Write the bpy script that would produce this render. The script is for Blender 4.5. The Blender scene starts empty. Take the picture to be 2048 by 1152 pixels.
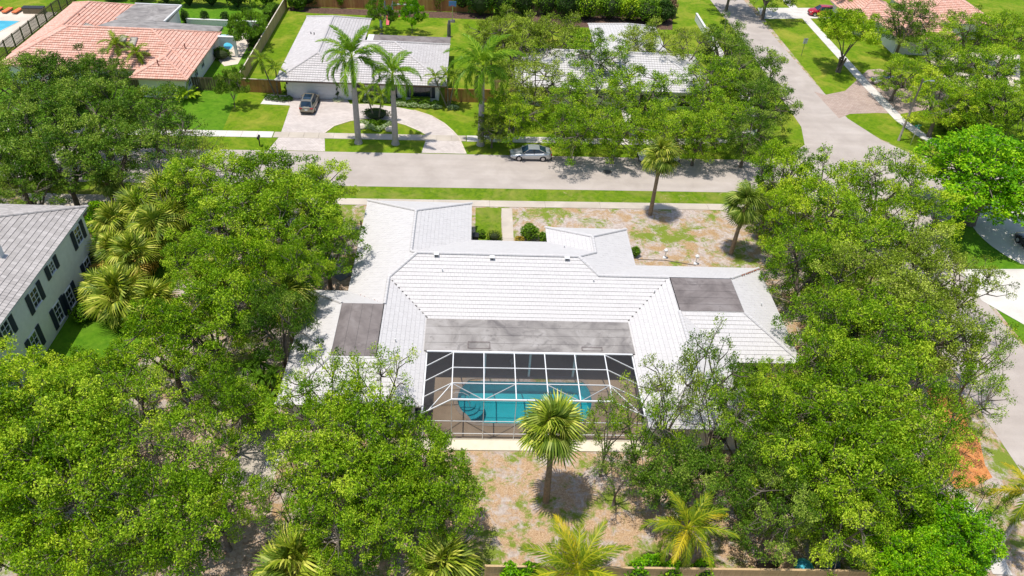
import bpy, bmesh, math, random
import numpy as np
from mathutils import Vector, Matrix

# ------------------------------------------------------------------ camera, sky, sun, exposure
scene = bpy.context.scene
COL = scene.collection
R = math.radians
F_PX, PITCH, YAW, ROLL, CAM_H = 1552.44, 0.670758, 0.0704323, 0.0659913, 45.0
fwd = Vector((math.sin(YAW)*math.cos(PITCH), math.cos(YAW)*math.cos(PITCH), -math.sin(PITCH)))
rt = Vector((math.cos(YAW), -math.sin(YAW), 0)); up = rt.cross(fwd)
rt2 = math.cos(ROLL)*rt + math.sin(ROLL)*up; up2 = -math.sin(ROLL)*rt + math.cos(ROLL)*up
cam = bpy.data.cameras.new('camera'); cam_o = bpy.data.objects.new('camera', cam); COL.objects.link(cam_o)
cam.sensor_width = 36; cam.lens = 36*F_PX/2048; cam.clip_end = 2000
cam_o.matrix_world = Matrix(((rt2.x, up2.x, -fwd.x, 0), (rt2.y, up2.y, -fwd.y, 0), (rt2.z, up2.z, -fwd.z, CAM_H), (0, 0, 0, 1)))
scene.camera = cam_o

SUN_DIR = Vector((-0.20, -0.06, 1.0)).normalized()
SUN_EL = math.asin(SUN_DIR.z); SUN_AZ = math.atan2(SUN_DIR.x, SUN_DIR.y)
w = bpy.data.worlds.new('World'); scene.world = w; w.use_nodes = True
wn = w.node_tree; bg = wn.nodes['Background']
sky = wn.nodes.new('ShaderNodeTexSky'); sky.sky_type = 'NISHITA'; sky.sun_disc = False
sky.sun_elevation = SUN_EL; sky.sun_rotation = SUN_AZ
wn.links.new(sky.outputs[0], bg.inputs[0]); bg.inputs[1].default_value = 0.15
sl = bpy.data.lights.new('sun', 'SUN'); sl.energy = 4.3; sl.angle = R(0.53); sl.color = (1.0, 0.955, 0.88)
so = bpy.data.objects.new('sun', sl); COL.objects.link(so)
so.rotation_euler = SUN_DIR.to_track_quat('Z', 'Y').to_euler(); so.location = (0, 40, 80)
vs = scene.view_settings
vs.view_transform = 'Standard'; vs.look = 'None'; vs.exposure = 0.0; vs.gamma = 1.0; vs.use_curve_mapping = False

# ------------------------------------------------------------------ materials
def newmat(name):
    m = bpy.data.materials.new(name); m.use_nodes = True
    nt = m.node_tree; b = nt.nodes['Principled BSDF']
    return m, nt, b
def nd(nt, typ, **kw):
    n = nt.nodes.new(typ)
    for k, v in kw.items():
        if k in n.inputs: n.inputs[k].default_value = v
        else: setattr(n, k, v)
    return n
def ramp(nt, fac, stops):
    r = nt.nodes.new('ShaderNodeValToRGB'); e = r.color_ramp.elements
    while len(e) < len(stops): e.new(0.5)
    for i, (p, c) in enumerate(stops):
        e[i].position = p; e[i].color = (*c, 1)
    nt.links.new(fac, r.inputs[0]); return r.outputs[0]
def noise(nt, scale, detail=4, rough=0.55, vec=None, dist=0.0):
    n = nd(nt, 'ShaderNodeTexNoise', Scale=scale, Detail=detail, Roughness=rough, Distortion=dist)
    if vec is not None: nt.links.new(vec, n.inputs['Vector'])
    return n.outputs[0]
def pos(nt):
    g = nt.nodes.new('ShaderNodeNewGeometry'); return g.outputs['Position']
def mixc(nt, fac, a, b, mode='MIX'):
    m = nt.nodes.new('ShaderNodeMix'); m.data_type = 'RGBA'; m.blend_type = mode
    for sock, v in ((0, fac), (6, a), (7, b)):
        if isinstance(v, (int, float)): m.inputs[sock].default_value = v
        elif isinstance(v, tuple): m.inputs[sock].default_value = (*v, 1)
        else: nt.links.new(v, m.inputs[sock])
    return m.outputs[2]
def bump(nt, b, h, strength=0.3, dist=0.05):
    n = nd(nt, 'ShaderNodeBump', Strength=strength, Distance=dist); nt.links.new(h, n.inputs['Height'])
    nt.links.new(n.outputs[0], b.inputs['Normal'])
def plain(name, col, rough=0.6, var=0.12, scale=3.0, metal=0.0, spec=0.4, bmp=0.0):
    m, nt, b = newmat(name)
    f = noise(nt, scale, 5, 0.6, pos(nt))
    lo = tuple(c*(1-var) for c in col); hi = tuple(min(1, c*(1+var)) for c in col)
    nt.links.new(ramp(nt, f, [(0.3, lo), (0.7, hi)]), b.inputs['Base Color'])
    b.inputs['Roughness'].default_value = rough; b.inputs['Metallic'].default_value = metal
    b.inputs['Specular IOR Level'].default_value = spec
    if bmp: bump(nt, b, noise(nt, scale*6, 3, 0.6, pos(nt)), bmp, 0.02)
    return m
def island_rand(nt):
    g = nt.nodes.new('ShaderNodeNewGeometry'); return g.outputs['Random Per Island']

def tile_mat(name, c0, c1, stain, stain_amt=0.35, rough=0.6):
    m, nt, b = newmat(name)
    base = mixc(nt, island_rand(nt), c0, c1)
    big = ramp(nt, noise(nt, 0.35, 6, 0.65, pos(nt), 0.4), [(0.42, (0, 0, 0)), (0.72, (1, 1, 1))])
    fine = ramp(nt, noise(nt, 5.0, 4, 0.7, pos(nt)), [(0.35, (0.25, 0.25, 0.25)), (0.7, (1, 1, 1))])
    f = nd(nt, 'ShaderNodeMath', operation='MULTIPLY'); nt.links.new(big, f.inputs[0]); nt.links.new(fine, f.inputs[1])
    f2 = nd(nt, 'ShaderNodeMath', operation='MULTIPLY'); nt.links.new(f.outputs[0], f2.inputs[0]); f2.inputs[1].default_value = stain_amt
    nt.links.new(mixc(nt, f2.outputs[0], base, stain), b.inputs['Base Color'])
    b.inputs['Roughness'].default_value = rough; b.inputs['Specular IOR Level'].default_value = 0.3
    bump(nt, b, noise(nt, 9, 4, 0.7, pos(nt)), 0.25, 0.015)
    return m
M = {}
M['tile_white'] = tile_mat('white_roof_tile', (0.585, 0.56, 0.545), (0.62, 0.595, 0.58), (0.46, 0.43, 0.41), 0.12)
M['tile_cream'] = tile_mat('pale_grey_roof_tile', (0.55, 0.51, 0.49), (0.62, 0.58, 0.56), (0.40, 0.36, 0.33), 0.3)
M['tile_pink'] = tile_mat('pink_roof_tile', (0.68, 0.36, 0.265), (0.80, 0.50, 0.395), (0.55, 0.24, 0.16), 0.4)
M['tile_grey'] = tile_mat('grey_roof_tile', (0.40, 0.365, 0.34), (0.54, 0.495, 0.465), (0.28, 0.25, 0.23), 0.4)
M['butt'] = plain('tile_edge_shade_and_dirt', (0.16, 0.145, 0.14), 0.9)  # shade under the tile lips painted into the edge colour, along with dirt
M['butt_pink'] = plain('pink_tile_edge_shade_and_dirt', (0.22, 0.08, 0.06), 0.9)  # same painted course-line shade plus dirt, for the pink tiles
M['under'] = plain('roof_underlay', (0.13, 0.12, 0.115), 0.9)
M['under_pink'] = plain('roof_underlay_pink', (0.26, 0.10, 0.07), 0.9)
def roofing(name, c, dark, light):
    m, nt, b = newmat(name)
    p = pos(nt)
    a = ramp(nt, noise(nt, 0.45, 7, 0.62, p, 0.8), [(0.30, dark), (0.52, c), (0.72, light)])
    sp = ramp(nt, noise(nt, 0.9, 5, 0.6, p, 1.5), [(0.56, (0, 0, 0)), (0.66, (1, 1, 1))])
    s = nd(nt, 'ShaderNodeMath', operation='MULTIPLY'); nt.links.new(sp, s.inputs[0]); s.inputs[1].default_value = 0.55
    nt.links.new(mixc(nt, s.outputs[0], a, dark), b.inputs['Base Color'])
    b.inputs['Roughness'].default_value = 0.85; bump(nt, b, noise(nt, 14, 3, 0.7, p), 0.3, 0.01)
    return m
M['deck_grey'] = roofing('grey_rolled_roofing', (0.30, 0.275, 0.255), (0.15, 0.135, 0.13), (0.42, 0.39, 0.37))
M['deck_brown'] = roofing('brown_grey_rolled_roofing', (0.205, 0.175, 0.165), (0.125, 0.105, 0.10), (0.27, 0.24, 0.23))
M['stucco_white'] = plain('white_stucco', (0.74, 0.73, 0.70), 0.85, 0.05, 2, bmp=0.15)
M['stucco_cream'] = plain('cream_stucco', (0.72, 0.64, 0.50), 0.85, 0.06, 2, bmp=0.15)
M['stucco_grey'] = plain('grey_stucco', (0.78, 0.76, 0.71), 0.9, 0.06, 2, bmp=0.2)
M['fascia'] = plain('white_fascia', (0.70, 0.69, 0.67), 0.6, 0.05)
M['fascia_brown'] = plain('brown_fascia', (0.16, 0.09, 0.06), 0.7, 0.1)
M['alu'] = plain('white_aluminium', (0.78, 0.78, 0.78), 0.4, 0.03, spec=0.5)
M['dark_frame'] = plain('dark_frame', (0.03, 0.03, 0.035), 0.5)
M['shutter'] = plain('navy_shutter', (0.025, 0.035, 0.055), 0.6, 0.15, 8)
def glassmat(name, col=(0.02, 0.03, 0.04), rough=0.06):
    m, nt, b = newmat(name); b.inputs['Base Color'].default_value = (*col, 1)
    b.inputs['Roughness'].default_value = rough; b.inputs['Specular IOR Level'].default_value = 0.8
    nt.links.new(ramp(nt, noise(nt, 1.2, 2, 0.5, pos(nt)), [(0.3, tuple(c*0.6 for c in col)), (0.7, tuple(c*1.6 for c in col))]), b.inputs['Base Color'])
    return m
M['glass'] = glassmat('window_glass')
M['glass_blue'] = glassmat('car_glass', (0.012, 0.03, 0.05), 0.03)
M['door_dark'] = plain('sliding_door_glass', (0.035, 0.04, 0.05), 0.15, 0.2)
M['garage'] = plain('garage_door_white', (0.66, 0.66, 0.66), 0.5, 0.04)

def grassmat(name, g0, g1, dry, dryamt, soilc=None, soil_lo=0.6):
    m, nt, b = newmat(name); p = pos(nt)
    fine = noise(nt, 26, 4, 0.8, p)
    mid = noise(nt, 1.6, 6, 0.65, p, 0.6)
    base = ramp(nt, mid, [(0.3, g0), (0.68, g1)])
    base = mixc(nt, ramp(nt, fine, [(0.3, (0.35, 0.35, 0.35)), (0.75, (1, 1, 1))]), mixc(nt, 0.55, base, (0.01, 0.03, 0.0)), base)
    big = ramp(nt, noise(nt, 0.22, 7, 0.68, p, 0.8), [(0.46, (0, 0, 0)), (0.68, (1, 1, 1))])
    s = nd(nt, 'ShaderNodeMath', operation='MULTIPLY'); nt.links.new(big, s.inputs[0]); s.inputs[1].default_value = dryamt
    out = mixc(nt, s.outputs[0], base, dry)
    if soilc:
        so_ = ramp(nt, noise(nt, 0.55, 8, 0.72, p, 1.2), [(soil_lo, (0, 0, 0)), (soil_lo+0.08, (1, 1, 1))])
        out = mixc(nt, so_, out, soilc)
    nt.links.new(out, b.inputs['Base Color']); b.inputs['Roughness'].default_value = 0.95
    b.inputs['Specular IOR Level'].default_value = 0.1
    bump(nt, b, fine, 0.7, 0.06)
    return m
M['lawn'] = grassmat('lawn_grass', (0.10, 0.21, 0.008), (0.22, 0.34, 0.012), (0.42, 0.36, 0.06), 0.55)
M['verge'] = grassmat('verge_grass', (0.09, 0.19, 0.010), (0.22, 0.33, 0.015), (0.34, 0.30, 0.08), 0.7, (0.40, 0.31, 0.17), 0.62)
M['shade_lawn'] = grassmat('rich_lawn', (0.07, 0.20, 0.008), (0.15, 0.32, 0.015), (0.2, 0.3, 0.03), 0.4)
def soilmat(name, glo=0.50, lscale=0.55, llo=0.46, lit=((0.20, 0.10, 0.045), (0.44, 0.29, 0.15), (0.62, 0.47, 0.30))):
    m, nt, b = newmat(name); p = pos(nt)
    sand = ramp(nt, noise(nt, 3.2, 8, 0.75, p, 0.5), [(0.32, (0.30, 0.22, 0.18)), (0.5, (0.50, 0.42, 0.37)), (0.68, (0.64, 0.57, 0.52))])
    litter = ramp(nt, noise(nt, 9, 6, 0.8, p, 0.8), [(0.3, lit[0]), (0.5, lit[1]), (0.7, lit[2])])
    lm = ramp(nt, noise(nt, lscale, 10, 0.78, p, 0.5), [(llo, (0, 0, 0)), (llo+0.1, (1, 1, 1))])
    c = mixc(nt, lm, sand, litter)
    grass = ramp(nt, noise(nt, 18, 4, 0.8, p), [(0.3, (0.10, 0.15, 0.015)), (0.7, (0.28, 0.35, 0.05))])
    gm = ramp(nt, noise(nt, 0.28, 12, 0.78, p, 0.25), [(glo, (0, 0, 0)), (glo+0.06, (1, 1, 1))])
    c = mixc(nt, gm, c, grass)
    nt.links.new(c, b.inputs['Base Color']); b.inputs['Roughness'].default_value = 0.95
    b.inputs['Specular IOR Level'].default_value = 0.1
    bump(nt, b, noise(nt, 16, 5, 0.8, p), 0.8, 0.06)
    return m
M['soil'] = soilmat('sandy_soil')
M['yard'] = soilmat('littered_yard', 0.505, 0.7, 0.42, ((0.22, 0.11, 0.055), (0.50, 0.33, 0.19), (0.72, 0.56, 0.40)))
def sandmat(name, c0, c1, c2):
    m, nt, b = newmat(name); p = pos(nt)
    c = ramp(nt, noise(nt, 2.6, 8, 0.75, p, 0.6), [(0.32, c0), (0.5, c1), (0.68, c2)])
    nt.links.new(c, b.inputs['Base Color']); b.inputs['Roughness'].default_value = 0.95
    bump(nt, b, noise(nt, 16, 5, 0.8, p), 0.7, 0.06); return m
M['mulch'] = sandmat('orange_mulch', (0.40, 0.13, 0.035), (0.62, 0.24, 0.07), (0.70, 0.34, 0.13))
M['bed'] = sandmat('dark_bed_soil', (0.05, 0.03, 0.02), (0.11, 0.06, 0.04), (0.2, 0.12, 0.08))
M['litter'] = sandmat('leaf_litter', (0.20, 0.11, 0.06), (0.46, 0.33, 0.23), (0.62, 0.50, 0.40))
def asphalt(name, c0, c1, c2):
    m, nt, b = newmat(name); p = pos(nt)
    a = ramp(nt, noise(nt, 0.28, 7, 0.6, p, 0.4), [(0.3, c0), (0.55, c1), (0.75, c2)])
    mp = nd(nt, 'ShaderNodeMapping'); mp.inputs['Scale'].default_value = (0.05, 0.9, 1); nt.links.new(p, mp.inputs[0])
    st = ramp(nt, noise(nt, 1.0, 4, 0.5, mp.outputs[0]), [(0.35, (0.93, 0.93, 0.93)), (0.65, (1.03, 1.03, 1.03))])
    a = mixc(nt, 0.8, a, st, 'MULTIPLY')
    g = ramp(nt, noise(nt, 30, 3, 0.8, p), [(0.3, (0.86, 0.86, 0.86)), (0.7, (1.1, 1.1, 1.1))])
    nt.links.new(mixc(nt, 0.7, a, g, 'MULTIPLY'), b.inputs['Base Color']); b.inputs['Roughness'].default_value = 0.9
    b.inputs['Specular IOR Level'].default_value = 0.2
    bump(nt, b, noise(nt, 40, 3, 0.8, p), 0.3, 0.01); return m
M['asphalt'] = asphalt('sun_bleached_asphalt', (0.40, 0.345, 0.305), (0.475, 0.415, 0.37), (0.53, 0.47, 0.425))
M['concrete'] = asphalt('concrete', (0.46, 0.40, 0.33), (0.56, 0.49, 0.41), (0.64, 0.57, 0.49))
M['concrete_pale'] = asphalt('pale_concrete', (0.58, 0.54, 0.49), (0.68, 0.64, 0.59), (0.74, 0.70, 0.65))
M['joint'] = plain('joint_dirt', (0.22, 0.19, 0.15), 0.95)
M['pooldeck'] = asphalt('pool_deck', (0.30, 0.22, 0.15), (0.40, 0.30, 0.21), (0.47, 0.36, 0.26))
M['tan_deck'] = asphalt('travertine', (0.56, 0.47, 0.38), (0.68, 0.59, 0.49), (0.74, 0.66, 0.57))
def pavers(name, c0, c1, mortar):
    m, nt, b = newmat(name); p = pos(nt)
    br = nd(nt, 'ShaderNodeTexBrick', Scale=1.0); nt.links.new(p, br.inputs[0])
    br.inputs['Color1'].default_value = (*c0, 1); br.inputs['Color2'].default_value = (*c1, 1); br.inputs['Mortar'].default_value = (*mortar, 1)
    br.inputs['Mortar Size'].default_value = 0.014; br.inputs['Brick Width'].default_value = 0.34; br.inputs['Row Height'].default_value = 0.24
    v = ramp(nt, noise(nt, 0.5, 6, 0.65, p), [(0.3, (0.82, 0.82, 0.82)), (0.7, (1.1, 1.1, 1.1))])
    nt.links.new(mixc(nt, 0.8, br.outputs[0], v, 'MULTIPLY'), b.inputs['Base Color']); b.inputs['Roughness'].default_value = 0.85
    bump(nt, b, br.outputs['Fac'], -0.5, 0.01); return m
M['paver'] = pavers('pinkish_pavers', (0.55, 0.48, 0.44), (0.64, 0.57, 0.525), (0.42, 0.35, 0.31))
M['paver_red'] = pavers('brownish_pavers', (0.40, 0.29, 0.24), (0.48, 0.37, 0.31), (0.3, 0.23, 0.19))
M['slate'] = plain('slate_flagstone', (0.17, 0.17, 0.18), 0.8, 0.2)
def wood(name, c0, c1):
    m, nt, b = newmat(name); p = pos(nt)
    r = mixc(nt, island_rand(nt), c0, c1)
    mp = nd(nt, 'ShaderNodeMapping'); mp.inputs['Scale'].default_value = (9, 9, 0.7); nt.links.new(p, mp.inputs[0])
    g = ramp(nt, noise(nt, 1.5, 5, 0.6, mp.outputs[0]), [(0.3, (0.7, 0.7, 0.7)), (0.7, (1.15, 1.15, 1.15))])
    nt.links.new(mixc(nt, 0.8, r, g, 'MULTIPLY'), b.inputs['Base Color']); b.inputs['Roughness'].default_value = 0.8; return m
M['wood_red'] = wood('red_cedar', (0.36, 0.14, 0.045), (0.50, 0.24, 0.09))
M['wood_tan'] = wood('tan_wood', (0.50, 0.34, 0.17), (0.62, 0.44, 0.24))
M['wood_grey'] = wood('weathered_wood', (0.13, 0.10, 0.06), (0.24, 0.19, 0.11))
M['bark'] = plain('grey_bark', (0.16, 0.13, 0.10), 0.95, 0.35, 2.5, bmp=0.5)
M['bark_pale'] = plain('pale_twig_bark', (0.17, 0.145, 0.11), 0.95, 0.3, 3, bmp=0.4)
M['palmbark'] = plain('palm_bark', (0.27, 0.19, 0.12), 0.95, 0.3, 5, bmp=0.6)
M['royalbark'] = plain('grey_royal_trunk', (0.40, 0.36, 0.33), 0.9, 0.15, 4, bmp=0.3)
M['crownshaft'] = plain('green_crownshaft', (0.15, 0.25, 0.035), 0.45, 0.15, 3)

def leafmat(name, dark, mid, light, trans=0.22, rough=0.5, hue=0.06):
    m = bpy.data.materials.new(name); m.use_nodes = True; nt = m.node_tree
    b = nt.nodes['Principled BSDF']; out = nt.nodes['Material Output']
    at = nd(nt, 'ShaderNodeAttribute', attribute_name='tone')
    oi = nt.nodes.new('ShaderNodeObjectInfo')
    a = nd(nt, 'ShaderNodeMath', operation='MULTIPLY_ADD'); nt.links.new(oi.outputs['Random'], a.inputs[0]); a.inputs[1].default_value = 0.24
    nt.links.new(at.outputs['Fac'], a.inputs[2])
    s = nd(nt, 'ShaderNodeMath', operation='SUBTRACT'); nt.links.new(a.outputs[0], s.inputs[0]); s.inputs[1].default_value = 0.12
    c = ramp(nt, s.outputs[0], [(0.05, dark), (0.5, mid), (0.95, light)])
    nt.links.new(c, b.inputs['Base Color']); b.inputs['Roughness'].default_value = rough; b.inputs['Specular IOR Level'].default_value = 0.16
    t = nt.nodes.new('ShaderNodeBsdfTranslucent'); nt.links.new(mixc(nt, 1.0, c, (1.15, 1.1, 0.45), 'MULTIPLY'), t.inputs[0])
    mx = nt.nodes.new('ShaderNodeMixShader'); mx.inputs[0].default_value = trans
    nt.links.new(b.outputs[0], mx.inputs[1]); nt.links.new(t.outputs[0], mx.inputs[2]); nt.links.new(mx.outputs[0], out.inputs['Surface'])
    return m
M['leaf'] = leafmat('oak_leaf', (0.05, 0.13, 0.003), (0.215, 0.405, 0.007), (0.58, 0.72, 0.05))
M['leaf_deep'] = leafmat('deep_oak_leaf', (0.03, 0.085, 0.006), (0.12, 0.25, 0.012), (0.40, 0.52, 0.075))
M['leaf_olive'] = leafmat('olive_leaf', (0.09, 0.15, 0.010), (0.265, 0.38, 0.022), (0.58, 0.66, 0.12))
M['leaf_bright'] = leafmat('bright_leaf', (0.05, 0.20, 0.003), (0.20, 0.48, 0.004), (0.52, 0.78, 0.02), 0.3)
M['leaf_lime'] = leafmat('lime_leaf', (0.07, 0.18, 0.003), (0.275, 0.47, 0.006), (0.66, 0.77, 0.05))
M['leaf_dark'] = leafmat('dark_leaf', (0.02, 0.05, 0.008), (0.05, 0.12, 0.015), (0.11, 0.22, 0.03))
M['leaf_hedge'] = leafmat('hedge_leaf', (0.06, 0.14, 0.008), (0.13, 0.27, 0.012), (0.26, 0.44, 0.02))
M['leaf_pink'] = leafmat('oleander_leaf', (0.10, 0.17, 0.03), (0.35, 0.25, 0.16), (0.75, 0.36, 0.32))
M['leaf_white'] = leafmat('white_flower', (0.07, 0.18, 0.01), (0.42, 0.54, 0.24), (0.85, 0.88, 0.72))
M['leaf_gold'] = leafmat('golden_leaf', (0.25, 0.17, 0.02), (0.50, 0.38, 0.05), (0.68, 0.55, 0.10))
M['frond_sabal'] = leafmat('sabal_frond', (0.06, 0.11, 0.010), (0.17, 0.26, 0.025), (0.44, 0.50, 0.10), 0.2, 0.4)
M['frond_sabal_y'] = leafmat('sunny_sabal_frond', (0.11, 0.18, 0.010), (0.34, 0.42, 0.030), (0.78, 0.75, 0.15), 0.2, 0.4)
M['frond_dead'] = leafmat('dead_frond', (0.22, 0.13, 0.06), (0.38, 0.25, 0.13), (0.55, 0.42, 0.26), 0.15, 0.8)
M['frond_orange'] = leafmat('browning_frond', (0.34, 0.22, 0.04), (0.55, 0.36, 0.06), (0.65, 0.48, 0.12), 0.2, 0.6)
M['frond_coco'] = leafmat('coconut_frond', (0.07, 0.14, 0.008), (0.20, 0.30, 0.014), (0.58, 0.55, 0.03), 0.3, 0.4)
M['frond_yellow'] = leafmat('yellow_coconut_frond', (0.28, 0.26, 0.012), (0.52, 0.44, 0.02), (0.70, 0.56, 0.04), 0.3, 0.4)
M['frond_royal'] = leafmat('royal_frond', (0.05, 0.13, 0.006), (0.16, 0.33, 0.012), (0.46, 0.62, 0.05), 0.25, 0.4)
M['frond_adonidia'] = leafmat('small_palm_frond', (0.09, 0.17, 0.010), (0.19, 0.30, 0.015), (0.38, 0.46, 0.03), 0.3, 0.4)

# ------------------------------------------------------------------ mesh helpers
class MB:
    def __init__(s): s.v = []; s.f = []; s.m = []
    def add(s, vs_, fs, mi=0):
        o = len(s.v); s.v += [tuple(p) for p in vs_]; s.f += [tuple(i+o for i in f) for f in fs]; s.m += [mi]*len(fs)
    def box(s, c, d, rz=0, mi=0, taper=1.0):
        x, y, z = d[0]/2, d[1]/2, d[2]/2; cr, sr = math.cos(rz), math.sin(rz); P = []
        for dz in (-1, 1):
            k = taper if dz > 0 else 1
            for dx, dy in ((-1, -1), (1, -1), (1, 1), (-1, 1)):
                a, b_ = dx*x*k, dy*y*k; P.append((c[0]+a*cr-b_*sr, c[1]+a*sr+b_*cr, c[2]+dz*z))
        s.add(P, [(3, 2, 1, 0), (4, 5, 6, 7), (0, 1, 5, 4), (1, 2, 6, 5), (2, 3, 7, 6), (3, 0, 4, 7)], mi)
    def prism(s, poly, z0, z1, mi=0, top=True, bottom=True, sides=True):
        n = len(poly)
        if sum(poly[i][0]*poly[(i+1) % n][1]-poly[(i+1) % n][0]*poly[i][1] for i in range(n)) < 0: poly = poly[::-1]
        P = [(p[0], p[1], z0) for p in poly]+[(p[0], p[1], z1) for p in poly]; fs = []
        if bottom: fs.append(tuple(range(n-1, -1, -1)))
        if top: fs.append(tuple(range(n, 2*n)))
        if sides: fs += [(i, (i+1) % n, n+(i+1) % n, n+i) for i in range(n)]
        s.add(P, fs, mi)
    def sheet(s, poly, z, mi=0):
        n = len(poly)
        if sum(poly[i][0]*poly[(i+1) % n][1]-poly[(i+1) % n][0]*poly[i][1] for i in range(n)) < 0: poly = poly[::-1]
        s.add([(p[0], p[1], z) for p in poly], [tuple(range(n))], mi)
    def tube(s, pts, rads, n=6, mi=0, caps=True):
        rings = []; k = len(pts)
        for i in range(k):
            a = Vector(pts[max(0, i-1)]); b_ = Vector(pts[min(k-1, i+1)]); d = (b_-a)
            if d.length < 1e-6: d = Vector((0, 0, 1))
            d.normalize(); u = d.cross(Vector((0, 0, 1)))
            if u.length < 1e-3: u = Vector((1, 0, 0))
            u.normalize(); v = d.cross(u); p = Vector(pts[i]); r = rads[i] if hasattr(rads, '__len__') else rads
            rings.append([p+(u*math.cos(2*math.pi*j/n)+v*math.sin(2*math.pi*j/n))*r for j in range(n)])
        P = [q for rg in rings for q in rg]; fs = []
        for i in range(k-1):
            for j in range(n):
                fs.append((i*n+j, i*n+(j+1) % n, (i+1)*n+(j+1) % n, (i+1)*n+j))
        if caps: fs += [tuple(range(n)), tuple(range((k-1)*n+n-1, (k-1)*n-1, -1))]
        s.add(P, fs, mi)
    def bar(s, p0, p1, w_, h_, mi=0):
        a, b_ = Vector(p0), Vector(p1); d = (b_-a).normalized(); u = d.cross(Vector((0, 0, 1)))
        if u.length < 1e-3: u = Vector((1, 0, 0))
        u.normalize(); v = u.cross(d); P = []
        for q in (a, b_):
            for i, j in ((-1, -1), (1, -1), (1, 1), (-1, 1)): P.append(q+u*i*w_/2+v*j*h_/2)
        s.add(P, [(3, 2, 1, 0), (4, 5, 6, 7), (0, 1, 5, 4), (1, 2, 6, 5), (2, 3, 7, 6), (3, 0, 4, 7)], mi)
    def lathe(s, prof, n=12, c=(0, 0, 0), mi=0):
        P = []; fs = []
        for r, z in prof:
            for j in range(n):
                t = 2*math.pi*j/n; P.append((c[0]+r*math.cos(t), c[1]+r*math.sin(t), c[2]+z))
        for i in range(len(prof)-1):
            for j in range(n): fs.append((i*n+j, i*n+(j+1) % n, (i+1)*n+(j+1) % n, (i+1)*n+j))
        fs += [tuple(range(n-1, -1, -1)), tuple(range((len(prof)-1)*n, len(prof)*n))]
        s.add(P, fs, mi)
    def mesh(s, name, mats, off=(0, 0, 0), smooth=False):
        me = bpy.data.meshes.new(name)
        me.from_pydata([(p[0]-off[0], p[1]-off[1], p[2]-off[2]) for p in s.v], [], s.f)
        for m_ in (mats if isinstance(mats, (list, tuple)) else [mats]): me.materials.append(m_)
        me.polygons.foreach_set('material_index', s.m)
        if smooth: me.polygons.foreach_set('use_smooth', [True]*len(s.f))
        me.update(); return me
    def build(s, name, mats, parent=None, off=(0, 0, 0), smooth=False, loc=None):
        return link(name, s.mesh(name, mats, off, smooth), parent, loc if loc is not None else (off if parent is None else (0, 0, 0)))
def link(name, me, parent=None, loc=(0, 0, 0), rot=None, scale=None):
    o = bpy.data.objects.new(name, me); COL.objects.link(o); o.parent = parent; o.location = loc
    if rot is not None: o.rotation_euler = rot
    if scale is not None: o.scale = scale if hasattr(scale, '__len__') else (scale,)*3
    return o
def tag(o, label, cat, group=None):
    o['label'] = label; o['category'] = cat
    if group: o['group'] = group
    return o
def thing(name, label, cat, loc=(0, 0, 0), rz=0, group=None):
    o = bpy.data.objects.new(name, None); COL.objects.link(o); o.location = loc; o.rotation_euler = (0, 0, rz)
    o.empty_display_size = 0.3
    return tag(o, label, cat, group)
def struct(o): o['kind'] = 'structure'; return o
def stuff(o): o['kind'] = 'stuff'; return o
def setmat(o, m, slot=0):
    o.material_slots[slot].link = 'OBJECT'; o.material_slots[slot].material = m
def clip_half(poly, ax, val, keep_ge):
    out = []; n = len(poly)
    for i in range(n):
        a, b_ = poly[i], poly[(i+1) % n]
        ia = (a[ax] >= val) == keep_ge or a[ax] == val; ib = (b_[ax] >= val) == keep_ge or b_[ax] == val
        if ia: out.append(a)
        if ia != ib:
            t = (val-a[ax])/(b_[ax]-a[ax]); q = [a[0]+(b_[0]-a[0])*t, a[1]+(b_[1]-a[1])*t]; q[ax] = val; out.append(tuple(q))
    return out
def area(p): return 0.5*sum(p[i][0]*p[(i+1) % len(p)][1]-p[(i+1) % len(p)][0]*p[i][1] for i in range(len(p)))
UPS = {'S': (0, 1), 'N': (0, -1), 'W': (1, 0), 'E': (-1, 0)}
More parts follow.
